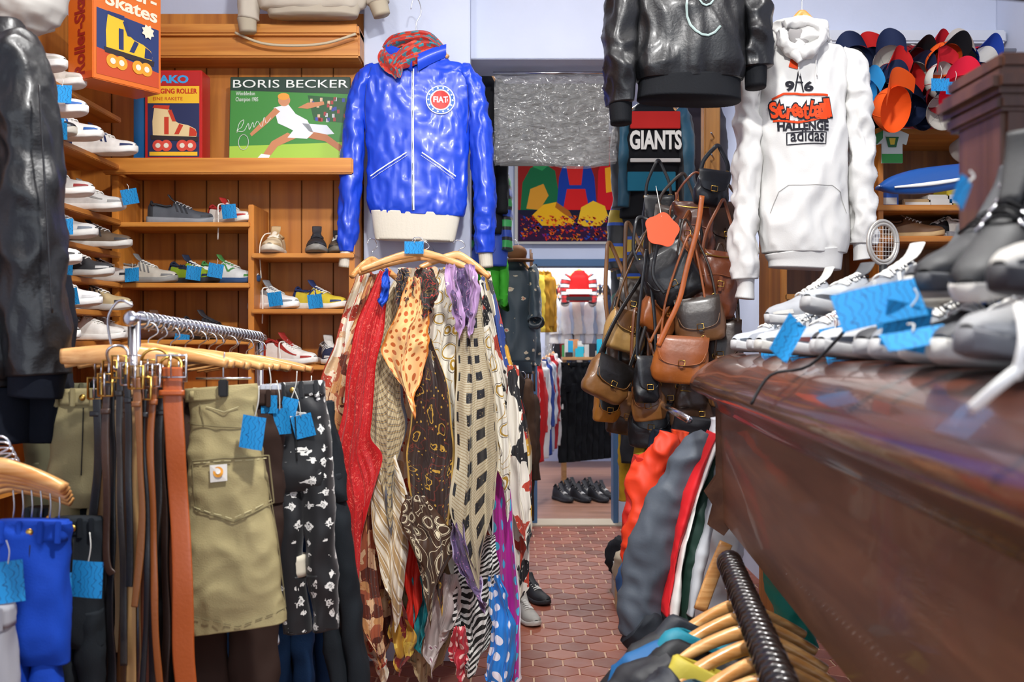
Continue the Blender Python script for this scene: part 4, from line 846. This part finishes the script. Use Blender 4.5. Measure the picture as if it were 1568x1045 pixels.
for i in range(8): put_shoe(862+i*9,0,9.0+.2*(i%3),-60,'#15151a','#101014','#222226',name='black_boot',z=0.002,st='0',hi=.08)
put_shoe(818,0,5.55,-60,'#17171a','#26262a',name='black_boot',z=0.002,st='0',hi=.05); put_shoe(806,0,5.85,-70,'#1d1d20','#26262a',name='black_boot',z=0.002,st='0',hi=.05); put_shoe(806,0,5.15,-70,'#a8a49c','#c8c4bc',name='grey_shoe',z=0.002,st='0')
# =====================================================  HANDBAGS
def bag(b,P,w,h,dp,m,m2=None,strap=.35,yaw=0,roll=0,flap=.55,buckle=True,sw=.008,seed=0):
    m2=m2 or m; X0=b.X; b.X=X0@T(*P)@RZ(yaw)@RY(roll)
    b.loft([(0,0,0,w*.34,dp*.18),(0,0,-h*.06,w*.40,dp*.32),(0,0,-h*.35,w*.47,dp*.48),(0,0,-h*.7,w*.5,dp*.5),(0,0,-h*.93,w*.46,dp*.42),(0,0,-h,w*.36,dp*.3)],m,40,2.8,34,ridge=.014 if not flap else .008,rs=14,seed=seed,wr=(.008,12,12,12))
    prof=[(0,.26),(.06,.37),(.35,.51),(.7,.53),(1,.4)]
    if flap:
        b.grid(lambda u,v:Vector(((2*u-1)*w*.45*(1-.12*v*v),-(dp*ip(prof,v*(flap+.12*(1-(2*u-1)**2)))*(1-.25*(2*u-1)**4)+.008),-h*v*(flap+.12*(1-(2*u-1)**2)))),20,14,m2)
        for s in (-1,1): b.tube([Vector((s*w*.42,-(dp*.3),-.01)),Vector((s*w*.40,-(dp*.42+.006),-h*flap*.7)),Vector((s*w*.3,-(dp*.53+.006),-h*(flap+.05))),Vector((0,-(dp*.54+.008),-h*(flap+.12)))],.0018,m,5)
    else: b.tube([Vector((-w*.36,-dp*.3,-.02)),Vector((0,-dp*.4,-.025)),Vector((w*.36,-dp*.3,-.02))],.003,BRASS,6); b.tube([Vector((-w*.4,-dp*.45,-h*.4)),Vector((0,-dp*.52,-h*.36)),Vector((w*.4,-dp*.45,-h*.4))],.0025,m2,5)
    if buckle:
        z=-h*(flap+.06 if flap else .5); b.box((0,-dp*.55-.010,z),(.014,.005,h*.22),m2,.002); b.tube([(x,-dp*.55-.015,z+zz) for x,zz in ((-.012,-.01),(-.012,.01),(.012,.01),(.012,-.01),(-.012,-.01))],.0018,BRASS,5,smooth=False)
    for s in (-1,1): b.tube([(s*w*.36+.01*math.cos(a),0,-.004+.01*math.sin(a)) for a in [i*pi/4 for i in range(9)]],.002,BRASS,5)
    if strap:
        b.loft([(-w*.38,0,-.01,sw,.003),(-w*.34,-.005,strap*.35,sw,.003),(-w*.12,-.01,strap*.85,sw,.003),(0,0,strap,sw,.003),(w*.12,.01,strap*.85,sw,.003),(w*.34,.005,strap*.35,sw,.003),(w*.38,0,-.01,sw,.003)],m2,10,3,50)
    b.X=X0
LE=lambda c,r=.4:mat(c,r,bump=.2,bs=70,coat=.15,var=.2,vs=10)
bags=[(1046,515,3.75,.215,.18,.08,'#9a541e','#8e4a1c',.38,-8,4,.5),
 (990,545,3.8,.10,.18,.06,'#0e0f13','#121318',.40,10,0,.6),(942,552,3.85,.19,.16,.08,'#7a5228','#120e0c',.42,25,24,.55),(965,478,3.95,.17,.16,.08,'#a8834c','#5a3a1c',.35,20,14,.4),
 (1006,385,3.85,.22,.22,.10,'#101114','#16171b',.15,-12,-28,.6),(1022,440,3.9,.18,.19,.08,'#8a4a1c','#9c5626',.32,30,20,.5),(1066,456,3.78,.19,.17,.08,'#6a4628','#2a1c12',.3,-10,-8,.6),
 (1100,385,3.85,.17,.26,.08,'#6a3418','#7a4224',.2,10,6,0),(1094,262,3.9,.14,.14,.07,'#12161e','#1a1e26',.1,0,8,.5),(1062,310,4.0,.19,.26,.08,'#5a2c16','#7a3c20',.12,-20,6,0),
 (1106,310,4.05,.17,.24,.07,'#3a2418','#4a2e1c',.1,10,0,.5),(1020,570,3.95,.17,.18,.08,'#7a4c28','#5a341c',.4,0,-5,.5),(1066,590,3.9,.21,.22,.08,'#4a3222','#33241a',.4,12,0,0),
 (1000,610,3.95,.18,.2,.08,'#101014','#1a1a1e',.4,-10,3,.5),(932,590,4.0,.11,.15,.06,'#b8782a','#120e0c',.35,15,6,.6),(1104,490,3.9,.18,.24,.08,'#4a2a18','#38200f',.3,-15,0,.5),
 (1035,320,4.15,.2,.22,.08,'#241e1a','#3a2c22',.15,0,12,.5),(988,470,4.05,.17,.18,.08,'#1c1612','#5a3c22',.35,0,-12,.5),(1100,580,3.95,.19,.26,.08,'#6a4e38','#4a3526',.3,0,5,.5),
 (1034,470,4.05,.22,.22,.08,'#0e0e10','#1c1816',.3,0,8,.0),(955,500,4.1,.16,.2,.07,'#3c2a1c','#7a5028',.35,0,-10,0),(1085,530,4.05,.22,.24,.08,'#7c3c18','#5a2c12',.3,0,-6,0),(1008,300,4.2,.14,.18,.06,'#1a1c22','#101014',.15,0,0,.5),(965,600,4.1,.16,.18,.06,'#4a301c','#9a6630',.4,0,10,.5),(1052,405,4.1,.19,.22,.08,'#9a4e1c','#7a3c16',.25,0,-14,0),
 (1035,620,4.0,.22,.22,.08,'#3c2a1e','#241a14',.3,0,8,0),(975,430,4.1,.16,.18,.08,'#5a3c20','#2a1c12',.2,0,12,.5),(1090,640,4.05,.2,.2,.08,'#2a2420','#1c1c20',.3,0,0,.5),(1015,520,4.12,.24,.2,.08,'#5a2e16','#3a1c0e',.3,0,-5,0),(1070,380,4.15,.22,.24,.08,'#3a2414','#4a2c18',.2,0,5,0),(1085,470,4.15,.24,.24,.08,'#3a2416','#1c1410',.2,0,-3,0),
 (990,590,3.88,.13,.14,.06,'#8a5a2c','#6a3c1c',.3,-15,-8,.5),(1050,650,4.0,.18,.18,.07,'#6a3c20','#4a2814',.3,8,5,.5),(1112,545,3.85,.12,.2,.06,'#8a5c34','#5a3a20',.3,0,4,0)]
parts=[]
for i,t in enumerate(bags):
    b=B(); bag(b,at(t[0],t[1],t[2]),t[3],t[4],t[5],LE(t[6]),LE(t[7]),t[8],t[9],t[10],t[11],seed=i*2.1,sw=.0045+.002*(i%3)); parts.append(b.done('handbag_%d'%(i+1)))
b=B()
for i in range(14):
    x0=R.uniform(1020,1100); y0=R.uniform(290,370); x1=x0+R.uniform(-50,20); y1=R.uniform(480,640); d=3.8+R.random()*.35
    b.loft([tuple(at(x0+(x1-x0)*f+12*math.sin(f*3+i),y0+(y1-y0)*f,d))+(.004+.002*(i%3),.0025) for f in (0,.25,.5,.75,1)],LE(R.choice(['#101014','#5a2c14','#8a4a1c','#1c120c','#4a2c18'])),8,3,30)
b.loft([tuple(at(x,y,3.72))+(.010,.004) for x,y in ((1075,300),(1068,350),(1052,410),(1040,460),(1022,500),(1008,530))],LE('#a85620'),10,3,30)
b.loft([tuple(at(x,y,3.70))+(.007,.004) for x,y in ((1035,330),(1010,370),(1000,420),(1018,450))],LE('#0e0e10'),10,3,30)
parts.append(b.done('bag_straps')); kids('hanging_handbags',parts)
b=B(); b.b2(.83,.90,4.3,4.38,0,2.76,wood('#8a5a26','#b8803c','z'),.006)
for i in range(9): z=1.6+i*.09; b.tube([(.86,4.3,z),(.86,4.24,z-.005),(.84,4.2,z+.01)],.004,CHR,6)
b.done('wooden_post')
b=B(); M=T(*at(1014,352,3.62))@RZ(10)@RX(80); fp=[((.062+.005*math.sin(5*a+1))*math.cos(a),(.062+.005*math.sin(5*a+1))*math.sin(a)) for a in [i*2*pi/48 for i in range(48)]]
b.flat(fp,M,mat('#e8552c',.6),0); b.flat(fp,M,mat('#e8552c',.6),-.003); b.tube([M@Vector((0,.05,0)),M@Vector((.02,.2,-.1))],.0015,STR,5); b.done('orange_flower_sign')
# =====================================================  RIGHT REAR SHELVES + CAPS
b=B()
for z in (2.40,2.06,1.92,1.66): b.b2(1.22,2.24,4.45,4.84,z-.025,z,PINE)
b.b2(1.2,1.23,4.45,4.84,0,2.45,PINEV); b.b2(1.64,1.665,4.46,4.84,0,2.45,PINEV); b.b2(1.22,2.24,4.84,4.89,1.2,2.75,wood('#6a3e1c','#94602c','z'),0); b.cyl((1.2,4.35,2.72),(2.2,4.35,2.72),.01,CHR)
b.done('wooden_display_shelf')
def cap(b,P,c1,c2,yaw=0,pitch=-60,roll=0,logo=None,s=1):
    X0=b.X; b.X=X0@T(*P)@RZ(yaw)@RY(roll)@RX(pitch)@Matrix.Scale(s,4)
    m1=mat(c1,.75,bump=.1,bs=250); m2=mat(c2,.7)
    V=[];Fs=[];n=28
    for i in range(11):
        ph=pi/2*i/10
        for j in range(n): a=2*pi*j/n; V.append((.088*math.sin(ph)*math.cos(a),.098*math.sin(ph)*math.sin(a),.105*math.cos(ph)))
    for i in range(10):
        for j in range(n): Fs.append((i*n+j,(i+1)*n+j,(i+1)*n+(j+1)%n,i*n+(j+1)%n))
    b.add(V,Fs,m1); b.ell((0,0,.106),(.008,.008,.005),m2,6)
    for k in range(3): a0=k*pi/3; b.tube([(.0885*math.sin(t)*math.cos(a0),.0985*math.sin(t)*math.sin(a0),.1055*math.cos(t)) for t in [pi*(-.5+i/12) for i in range(13)]],.0012,m2,4)
    b.grid(lambda u,v:Vector((.078*(2*u-1)*(1-.08*v*v),-.075-.045*(1-(2*u-1)**2)**.5*.5 -.085*v*(1-.55*(2*u-1)**2)+.03*(2*u-1)**2*(1-v),.008-.02*v-.035*(2*u-1)**2)),18,8,m2)
    if logo: b.circ((0,.045),.022,T(0,-.094,0)@RX(78),mat(logo,.6),.003)
    b.X=X0
cc=[('#1f2a4a','#1f2a4a'),('#15161a','#b81c1c'),('#e85a1c','#15161a'),('#c8c4bc','#1f2a4a'),('#1c1c20','#26262a'),('#c8202c','#1f3f9a'),('#d8d6d0','#c8202c'),('#26304e','#b81c1c'),('#15161a','#15161a'),('#1f3f9a','#d8d6d0'),('#8a1c24','#15161a')]
b=B(); ci=0
for r_,y in enumerate((96,122,148,172)):
    for x in range(1315,1505,26):
        c1,c2=cc[(ci*7+r_*3)%11]; ci+=1
        cap(b,at(x+R.uniform(-4,4),y+R.uniform(-4,4),4.12+.09*((ci+r_)%3)),c1,c2,R.uniform(-40,40),R.choice([-80,-65,-50,-85])+R.uniform(-10,10),R.uniform(-20,20),R.choice([None,'#e8e6e0','#b81c1c']),.80)
cap(b,at(1372,168,3.98),'#e85a1c','#e85a1c',20,-70,-25,None,.95); cap(b,at(1470,150,3.98),'#d8203c','#d8203c',-20,-70,10,'#e8e6e0',.9); cap(b,at(1322,148,4.0),'#2a8ac8','#2a8ac8',20,-70,10,None,.7)
for x,y in ((1462,125),(1440,120)): tag(b,at(x,y,3.95),0,.07,.05,string=.05)
b.done('hanging_caps')
b=B(); M=T(0,4.35,0)@RX(90); f=lambda pts,c,o:b.flat([(at(x,y,4.35).x,at(x,y,4.35).z) for x,y in pts],M,mat(c,.6),o)
sh=[(1340,206),(1352,200),(1378,200),(1392,206),(1388,222),(1382,220),(1382,250),(1350,250),(1350,220),(1342,222)]
f(sh,'#d8ded8',0); f(sh,'#cfd8cf',-.006); f([(1350,236),(1382,236),(1382,250),(1350,250)],'#3aa04a',.002); f([(1340,206),(1352,200),(1352,212),(1342,222)],'#3a8a4a',.002); f([(1356,210),(1376,210),(1372,226),(1360,226)],'#2a6a3a',.003); f([(1361,212),(1371,212),(1369,222),(1363,222)],'#e8c83a',.004); b.done('mini_football_shirt')
b=B()
for i,(x,w,h,c) in enumerate(((1350,.1,.08,'#2a62c8'),(1395,.14,.05,'#c8a878'),(1430,.12,.07,'#e8e6e0'),(1455,.10,.1,'#d8c23a'),(1488,.1,.12,'#3a8ac8'),(1520,.1,.08,'#c8302a'))):
    P=at(x,0,4.7); b.b2(P.x-w/2,P.x+w/2,4.62,4.78,2.061,2.06+h,mat(c,.5),.004); b.b2(P.x-w/2+.01,P.x+w/2-.01,4.617,4.621,2.06+h*.3,2.06+h*.7,WHT,0)
b.done('small_boxes')
b=B(); P=at(1480,225,4.3)
for s in (0,.12):
    b.X=T(*(P+Vector((s,0,s*.6))))@RZ(20)@RX(70); b.loft([(0,0,-.05,.05,.05),(0,0,0,.055,.05),(0,0,.06,.045,.05)],mat('#a8a49e',.5),20)
b.X=Matrix(); b.done('grey_rolls')
b=B(); BB=mat('#14509c',.35,coat=.4)
b.loft([tuple(at(x,y,3.9))+(w*3.9/F,.03) for x,y,w in ((1344,288,3),(1365,284,13),(1400,279,19),(1440,274,20),(1490,266,17),(1530,258,12))],BB,28,2.2,30); b.loft([tuple(at(x,y,3.865))+(w*3.9/F,.005) for x,y,w in ((1370,287,1.5),(1430,281,3),(1500,270,2))],WHT,16,2,20); b.done('blue_bodyboard')
for a in ((1395,4.6,-30,'#6a4a30','#c8a878',None,1.92),(1440,4.62,200,'#2a2a2e','#c8c4bc',None,1.92),(1490,4.62,10,'#c8c4bc','#8b8b90',None,1.92),(1535,4.62,-30,'#8a2c24','#e8e6e0',None,1.92),(1420,4.6,-20,'#e8e6e0','#e8e6e0','#b81c1c',1.66),(1480,4.6,-30,'#2a62c8','#e8e6e0',None,1.66),(1360,4.62,10,'#3a3a40','#8b8b90',None,1.66),(1420,4.65,10,'#b8342a','#e8e6e0',None,2.40),(1480,4.65,-10,'#e8e6e0','#e8e6e0',None,2.40),(1360,4.65,0,'#26304e','#e8e6e0',None,2.40)):
    S(a[0],0,a[1],a[2],a[3],a[4],a[5],z=a[6]+.002)
b=B(); P=at(1352,372,3.2); b.X=T(*P)@RZ(15)
for r0 in (1,.86): b.tube([(.055*r0*math.cos(a),0,.07*r0*math.sin(a)) for a in [i*pi/10 for i in range(21)]],.006,mat('#b8b4ac',.35,.6),8)
b.tube([(0,0,-.07),(0,0,-.22)],.012,BLK,10)
for i in range(-4,5): x=i*.011; z=.06*math.sqrt(max(0,1-(x/.055)**2)); b.cyl((x,0,-z),(x,0,z),.0007,WHT,4); x2=i*.014; z=.048*math.sqrt(max(0,1-(x2/.07)**2)); b.cyl((-z,0,x2),(z,0,x2),.0007,WHT,4)
b.done('tennis_racket')
b=B(); b.b2(.9,2.24,4.5,4.62,2.80,2.86,mat('#cfd3de',.7),.01); b.done('trim_1')
# =====================================================  RIGHT COUNTER
b=B()
def edge(y,off):
    f=(y-3.0)/(-2.26); return .533+(.38-.533)*f+off
prof=[(1.5,1.415),(.17,1.415),(.13,1.413),(.09,1.402),(.055,1.384),(.025,1.362),(.006,1.342),(0,1.326),(.004,1.310),(.02,1.297),(.045,1.29),(.05,1.28),(.07,1.272),(.078,1.25),(.085,1.24)]
V=[];Fs=[];ys=[3.0,2.98]+[2.9-.1*i for i in range(37)]+[-.85]
for y in ys:
    k=.02 if y==3.0 else 0
    for (o,z) in prof: V.append(Vector((edge(y,o)+k*(o<.1),y,z+.003*noise.noise(Vector((o*9,y*3,z*5))))))
m_=len(prof)
for i in range(len(ys)-1):
    for j in range(m_-1): Fs.append((i*m_+j,i*m_+j+1,(i+1)*m_+j+1,(i+1)*m_+j))
Fs.append(tuple(range(m_))); b.add(V,Fs,DARKW)
V=[];Fs=[]
for y in ys: V+=[Vector((edge(y,1.5),y,1.33)),Vector((edge(y,.09),y,1.24)),Vector((edge(y,.09),y,1.18)),Vector((edge(y,.10),y,.91)),Vector((edge(y,.13),y,.90)),Vector((edge(y,.13),y,1.22))]
for i in range(len(ys)-1):
    for j in range(5): Fs.append((i*6+j,i*6+j+1,(i+1)*6+j+1,(i+1)*6+j))
b.add(V,Fs,APRON,smooth=False)
sc=[(.61,1.27),(.61,1.05),(.575,1.0),(.60,.96),(.585,.90),(.63,.87),(.66,.91),(.72,.89),(1.6,.89),(1.6,1.38),(.68,1.38),(.60,1.33)]
b.flat(sc,T(0,2.96,0)@RX(90),APRON,.0); b.flat(sc,T(0,2.985,0)@RX(90),APRON,.0)
b.b2(1.4,1.5,2.7,2.95,0,1.3,APRON); b.b2(1.4,1.5,-.6,-.4,0,1.3,APRON); b.b2(1.5,2.2,-.85,2.98,1.33,1.415,DARKW)
b.done('wooden_counter')
ZC=1.418
b=B(); PW=wood('#331a10','#5a3726','z',.4); px0=.715
b.b2(px0,px0+.16,1.45,1.6,ZC,1.83,PW,.008); b.b2(px0-.01,px0+.18,1.44,1.62,1.785,1.81,PW,.006); b.b2(px0-.02,px0+.2,1.43,1.64,1.81,1.845,PW,.01); b.b2(px0-.008,px0+.18,1.44,1.62,1.845,1.87,PW,.006); b.done('wooden_pillar_post')
def CS(d,off,yaw,lay,up,sole,acc,tilt=None,**k): return put_shoe(0,0,d,yaw,up,sole,acc,z=ZC+lay,x=edge(d,off),tilt=tilt,**k)
CS(2.80,.22,205,0,'#a4a8ae','#b4b4b4','#3a4450'); CS(2.62,.24,200,0,'#7f848c','#b0b0b0','#2a2c30',tg=(-.08,-.1,-.01)); CS(2.45,.22,208,0,'#a4a6a8','#b0aea8','#4b5058'); CS(2.30,.25,203,0,'#5b6068','#b0b0b0','#c8c6c0',tg=(-.1,-.1,.0))
CS(2.15,.22,206,0,'#989ca2','#b0b0b0','#5b2c2c'); CS(2.0,.25,208,0,'#16181e','#b0b0b0','#2a7ac8',tg=(-.1,-.1,.0)); CS(1.85,.23,204,0,'#a8a9ab','#a0a0a0','#1c2230'); CS(1.70,.25,210,0,'#1c1e24','#a0a0a0','#b8b6b0',tg=(-.08,-.1,.01)); CS(1.55,.24,205,0,'#787c82','#b0b0b0','#2a2c30')
CS(1.38,.23,206,0,'#1a1c22','#c4c2bc','#2a5fa8',tg=(-.14,-.1,.02)); CS(1.22,.22,202,0,'#2a2c32','#b8b6b0','#b8bcc2')
CS(2.55,.28,196,.085,'#909296','#a8a8a8','#b8b6b0',st='s',tilt=RY(8)); CS(2.25,.28,212,.085,'#989ca0','#989898','#3a3c40',st='s',tilt=RY(-4)); CS(1.95,.30,200,.09,'#6f747c','#a8a8a8','#b8b6b0',tilt=RY(6)); CS(1.62,.28,210,.09,'#1a1c20','#a8a49c','#3a3c40',tilt=RY(8)); CS(1.45,.26,205,.10,'#2a2c34','#b8b6b0','#a8acb2',tilt=RY(5))
CS(1.08,.20,200,.01,'#8f8f90','#68686c','#a9a9aa',lace='#d8d6d0',st='0'); CS(1.00,.21,196,.085,'#b8b4ac','#2a2a2e','#26282e',st='0',tilt=RY(6))
CS(1.18,.205,216,.125,'#0c0d10','#c8c4bc','#0c0d10',tilt=RY(26),hi=.06,st='0',lace='#0e0e10',lin='#101013',eye=mat('#d0d0d4',.3,1),L=.28); CS(1.34,.24,205,.12,'#0f1014','#3a3c40','#1c1e24',tilt=RY(14),st='0',hi=.04,lace='#0e0e10')
b=B()
b.tube([at(1568,560,.8),at(1530,590,.8),at(1490,625,.82)],.005,WHT,8); b.tube([at(1560,470,.85),at(1568,520,.8),at(1555,580,.8)],.004,WHT,8)
b.tube([at(1300,500,1.7),at(1240,560,1.75),at(1180,575,1.8),at(1150,620,1.8)],.003,BLK,6)
tag(b,at(1335,440,1.3),-10,.11,.055,roll=-14,string=.01,pitch=-25); tag(b,at(1222,490,1.75),15,.04,.085,roll=38,string=.01,pitch=-20); tag(b,at(1480,275,1.02),20,.022,.03,roll=25,string=.01); tag(b,at(1395,505,1.2),0,.08,.03,roll=-8,string=.01,pitch=-50)
b.done('blue_price_tags')
put_shoe(1575,20,1.3,200,'#1a1a1c','#2a2a2c',z=1.905,st='0')
# =====================================================  JACKETS UNDER COUNTER
b=B(); b.cyl((.56,3.15,1.2),(.60,4.25,1.2),.012,CHR); b.cyl((.6,4.25,0),(.6,4.25,1.2),.012,CHR); b.done('clothes_rail')
d=3.1
def slab(b,L,rg=.016):
    for rows,m,dd in L: b.loft([((r[0]-CX)*(d+dd)/F,d+dd,H-(r[1]-CY)*(d+dd)/F,r[2]*(d+dd)/F,r[3] if len(r)>3 else .05) for r in rows],m,36,2,70,ridge=min(rg,rows[len(rows)//2][2]*d/F*.35),rs=9,rz=.8,wr=(.014,7,7,5),seed=len(b.v)*.01)
GR=mat('#4c545e',.6,bump=.1,bs=200)
b=B()
slab(b,[([(1082,664,8,.03),(1066,690,22),(1040,740,30),(1015,800,34),(996,870,38),(984,930,36),(978,975,26)],GR,0),
 ([(1094,664,5),(1068,720,8),(1046,790,8),(1030,860,7),(1018,940,6)],mat('#d81c24',.6),-.035),([(1100,664,4),(1078,720,5),(1056,790,5),(1041,860,5),(1030,940,5)],WHT,-.04),
 ([(1108,668,8),(1090,730,16),(1070,800,17),(1056,870,16),(1048,945,14)],mat('#16382c',.6),.0),([(1114,665,8),(1100,730,12),(1082,810,12),(1066,880,11),(1056,940,9)],mat('#c8ccd0',.6),-.03),
 ([(970,960,30),(985,972,34),(1000,985,20)],mat('#2a2e34',.7),-.02)])
b.done('striped_track_jacket')
d=3.4; b=B(); slab(b,[([(1022,662,8,.03),(1014,690,24),(1002,725,34),(994,780,32),(980,840,22),(970,905,12)],mat('#e23c18',.6),0),([(985,700,14),(975,765,18),(966,840,12)],mat('#c8281c',.6),.03),([(1040,660,12),(1030,730,20),(1020,800,22)],mat('#e8481c',.6),.06)],.03); b.done('red_jacket')
d=3.35; b=B(); slab(b,[([(1108,640,20),(1110,760,30),(1095,900,34),(1090,1000,34)],mat('#c8ccd2',.6),.05)]); b.done('white_track_jacket')
d=3.7; b=B(); slab(b,[([(1070,640,30),(1060,740,40),(1050,900,50),(1040,1060,50)],mat('#222226',.7),.0),([(985,680,10),(975,760,12),(968,900,12)],mat('#b8a030',.7),.3),([(1020,660,20),(1010,760,28),(995,900,28),(990,980,24)],mat('#18202e',.7),.1)],.025); b.done('dark_jacket')
b=B()
for i in range(6): b.b2(.56+.015*(i%2),.78,3.9+.32*i,4.15+.32*i,0,.10+.05*(i%3),mat(['#c8c4bc','#b8342a','#d8d4cc','#2a8a5a','#c8a878','#b8b4ac'][i],.7),.004)
for i in range(7): b.loft([(.68,3.95+.3*i,.14,.12,.12),(.67,3.95+.3*i,.22,.12,.12),(.68,3.95+.3*i,.3,.08,.1)],mat(['#8a8a8e','#c8c4bc','#2a2a2e','#98983a','#3a5a8a','#b8a890','#1a1a1e'][i],.8),24,2.4,16,ridge=.03,rs=9,seed=i)
b.done('folded_clothes_pile')
b=B(); a0=Vector((.558,2.55,.88)); a1=Vector((.40,1.3,.88)); COIL=mat('#1a1210',.28,coat=.5)
b.cyl(a0,a1,.018,COIL); L_=(a1-a0).length; dr=(a1-a0).normalized(); s_=dr.cross(Vector((0,0,1))).normalized()
N_=40; b.tube([a0+dr*(L_*i/(N_*10))+ (s_*math.cos(i*2*pi/10)+Vector((0,0,1))*math.sin(i*2*pi/10))*.023 for i in range(N_*10)],.0105,COIL,6,smooth=False)
b.ell(a0,(.034,.034,.034),COIL,10); b.cyl(a0+dr*.05,a0+dr*.05+Vector((0,0,-.88)),.012,COIL); b.done('coiled_rail')
cols=['#1c1d22','#14588c','#15161a','#22404e','#b8a83a','#16181c','#147c90','#20242c']
for i in range(8):
    y=1.60+i*.105; f=(2.55-y)/1.25; x=.548+(.40-.558)*f; yw=R.uniform(-6,18)
    c=cols[i]; b=B(); hanger(b,(x,y,.815),.34,yaw=yw,hook=.05,thick=.02,drop=.06)
    b.X=T(x,y,.80)@RZ(yw); m=mat(c,.6,bump=.1,bs=150)
    b.loft([(0,0,-.03,.07,.02),(0,0,-.045,.13,.03),(-.01,0,-.08,.20,.035),(-.02,0,-.2,.25,.045),(-.02,0,-.6,.25,.045)],m,44,2.3,44,ridge=.02,rs=9,seed=i*3.3)
    b.loft([(-.15,0,-.04,.03,.035),(-.24,-.02,-.10,.05,.05),(-.31,-.03,-.22,.055,.05),(-.34,-.03,-.5,.05,.045)],mat(cols[(i+3)%8],.6),28,2,34,ridge=.02,rs=10,seed=i)
    b.done('hung_jacket')
d=2.9; b=B(); slab(b,[([(1190,870,16),(1205,920,26),(1225,960,24),(1240,990,14)],mat('#12907c',.6),-.1)],.02); b.done('teal_garment')
b=B(); b.loft([tuple(at(x,y,2.95))+(.02,.01) for x,y in ((1112,832),(1092,880),(1072,935))],HANG,12,4,10); b.done('wooden_batten')
# =====================================================  LIGHTS
def area(name,loc,size,power,col=(1,.985,.96),rot=(0,0,0),sy=None):
    l=bpy.data.lights.new(name,'AREA'); l.energy=power; l.color=col; l.size=size
    if sy: l.shape='RECTANGLE'; l.size_y=sy
    o=bpy.data.objects.new(name,l); bpy.context.scene.collection.objects.link(o); o.location=loc; o.rotation_euler=[math.radians(a) for a in rot]
    return o
def fixture(x,y,z=3.29):
    b=B(); b.b2(x-.12,x+.12,y-.12,y+.12,z,z+.055,mat('#e8e8e8',.4),.01); b.done('ceiling_lamp')
for (x,y,p,s,rx) in ((.2,1.3,112,.16,30),(-.7,2.2,32,.2,8),(1.1,2.9,10,.2,8),(.25,3.3,12,.2,12)):
    fixture(x,y); area('ceiling_light',(x,y,3.27),s,p,rot=(rx,0,0))
for (x,y,p,s) in ((.35,5.9,48,.3),(.5,9.2,75,.5),(.5,11,60,.5)):
    fixture(x,y); area('ceiling_light',(x,y,3.27),s,p)
area('added_front_fill',(.1,-1.5,1.8),3.4,50,(.84,.91,1),rot=(90,0,0),sy=2.2)  # large fill light added behind the camera, its source is unseen
w=bpy.data.worlds.new('World'); bpy.context.scene.world=w; w.use_nodes=True; w.node_tree.nodes['Background'].inputs[0].default_value=(.75,.85,1,1); w.node_tree.nodes['Background'].inputs[1].default_value=.8
cd=bpy.data.cameras.new('Camera'); cam=bpy.data.objects.new('Camera',cd); bpy.context.scene.collection.objects.link(cam)
cam.location=(0,0,H); cam.rotation_euler=(math.radians(90),0,0); cd.lens=35; cd.sensor_width=36; cd.clip_start=.05
cd.dof.use_dof=True; cd.dof.focus_distance=3.9; cd.dof.aperture_fstop=4.5
bpy.context.scene.camera=cam
bpy.context.scene.view_settings.view_transform='Standard'
bpy.context.scene.view_settings.look='None'
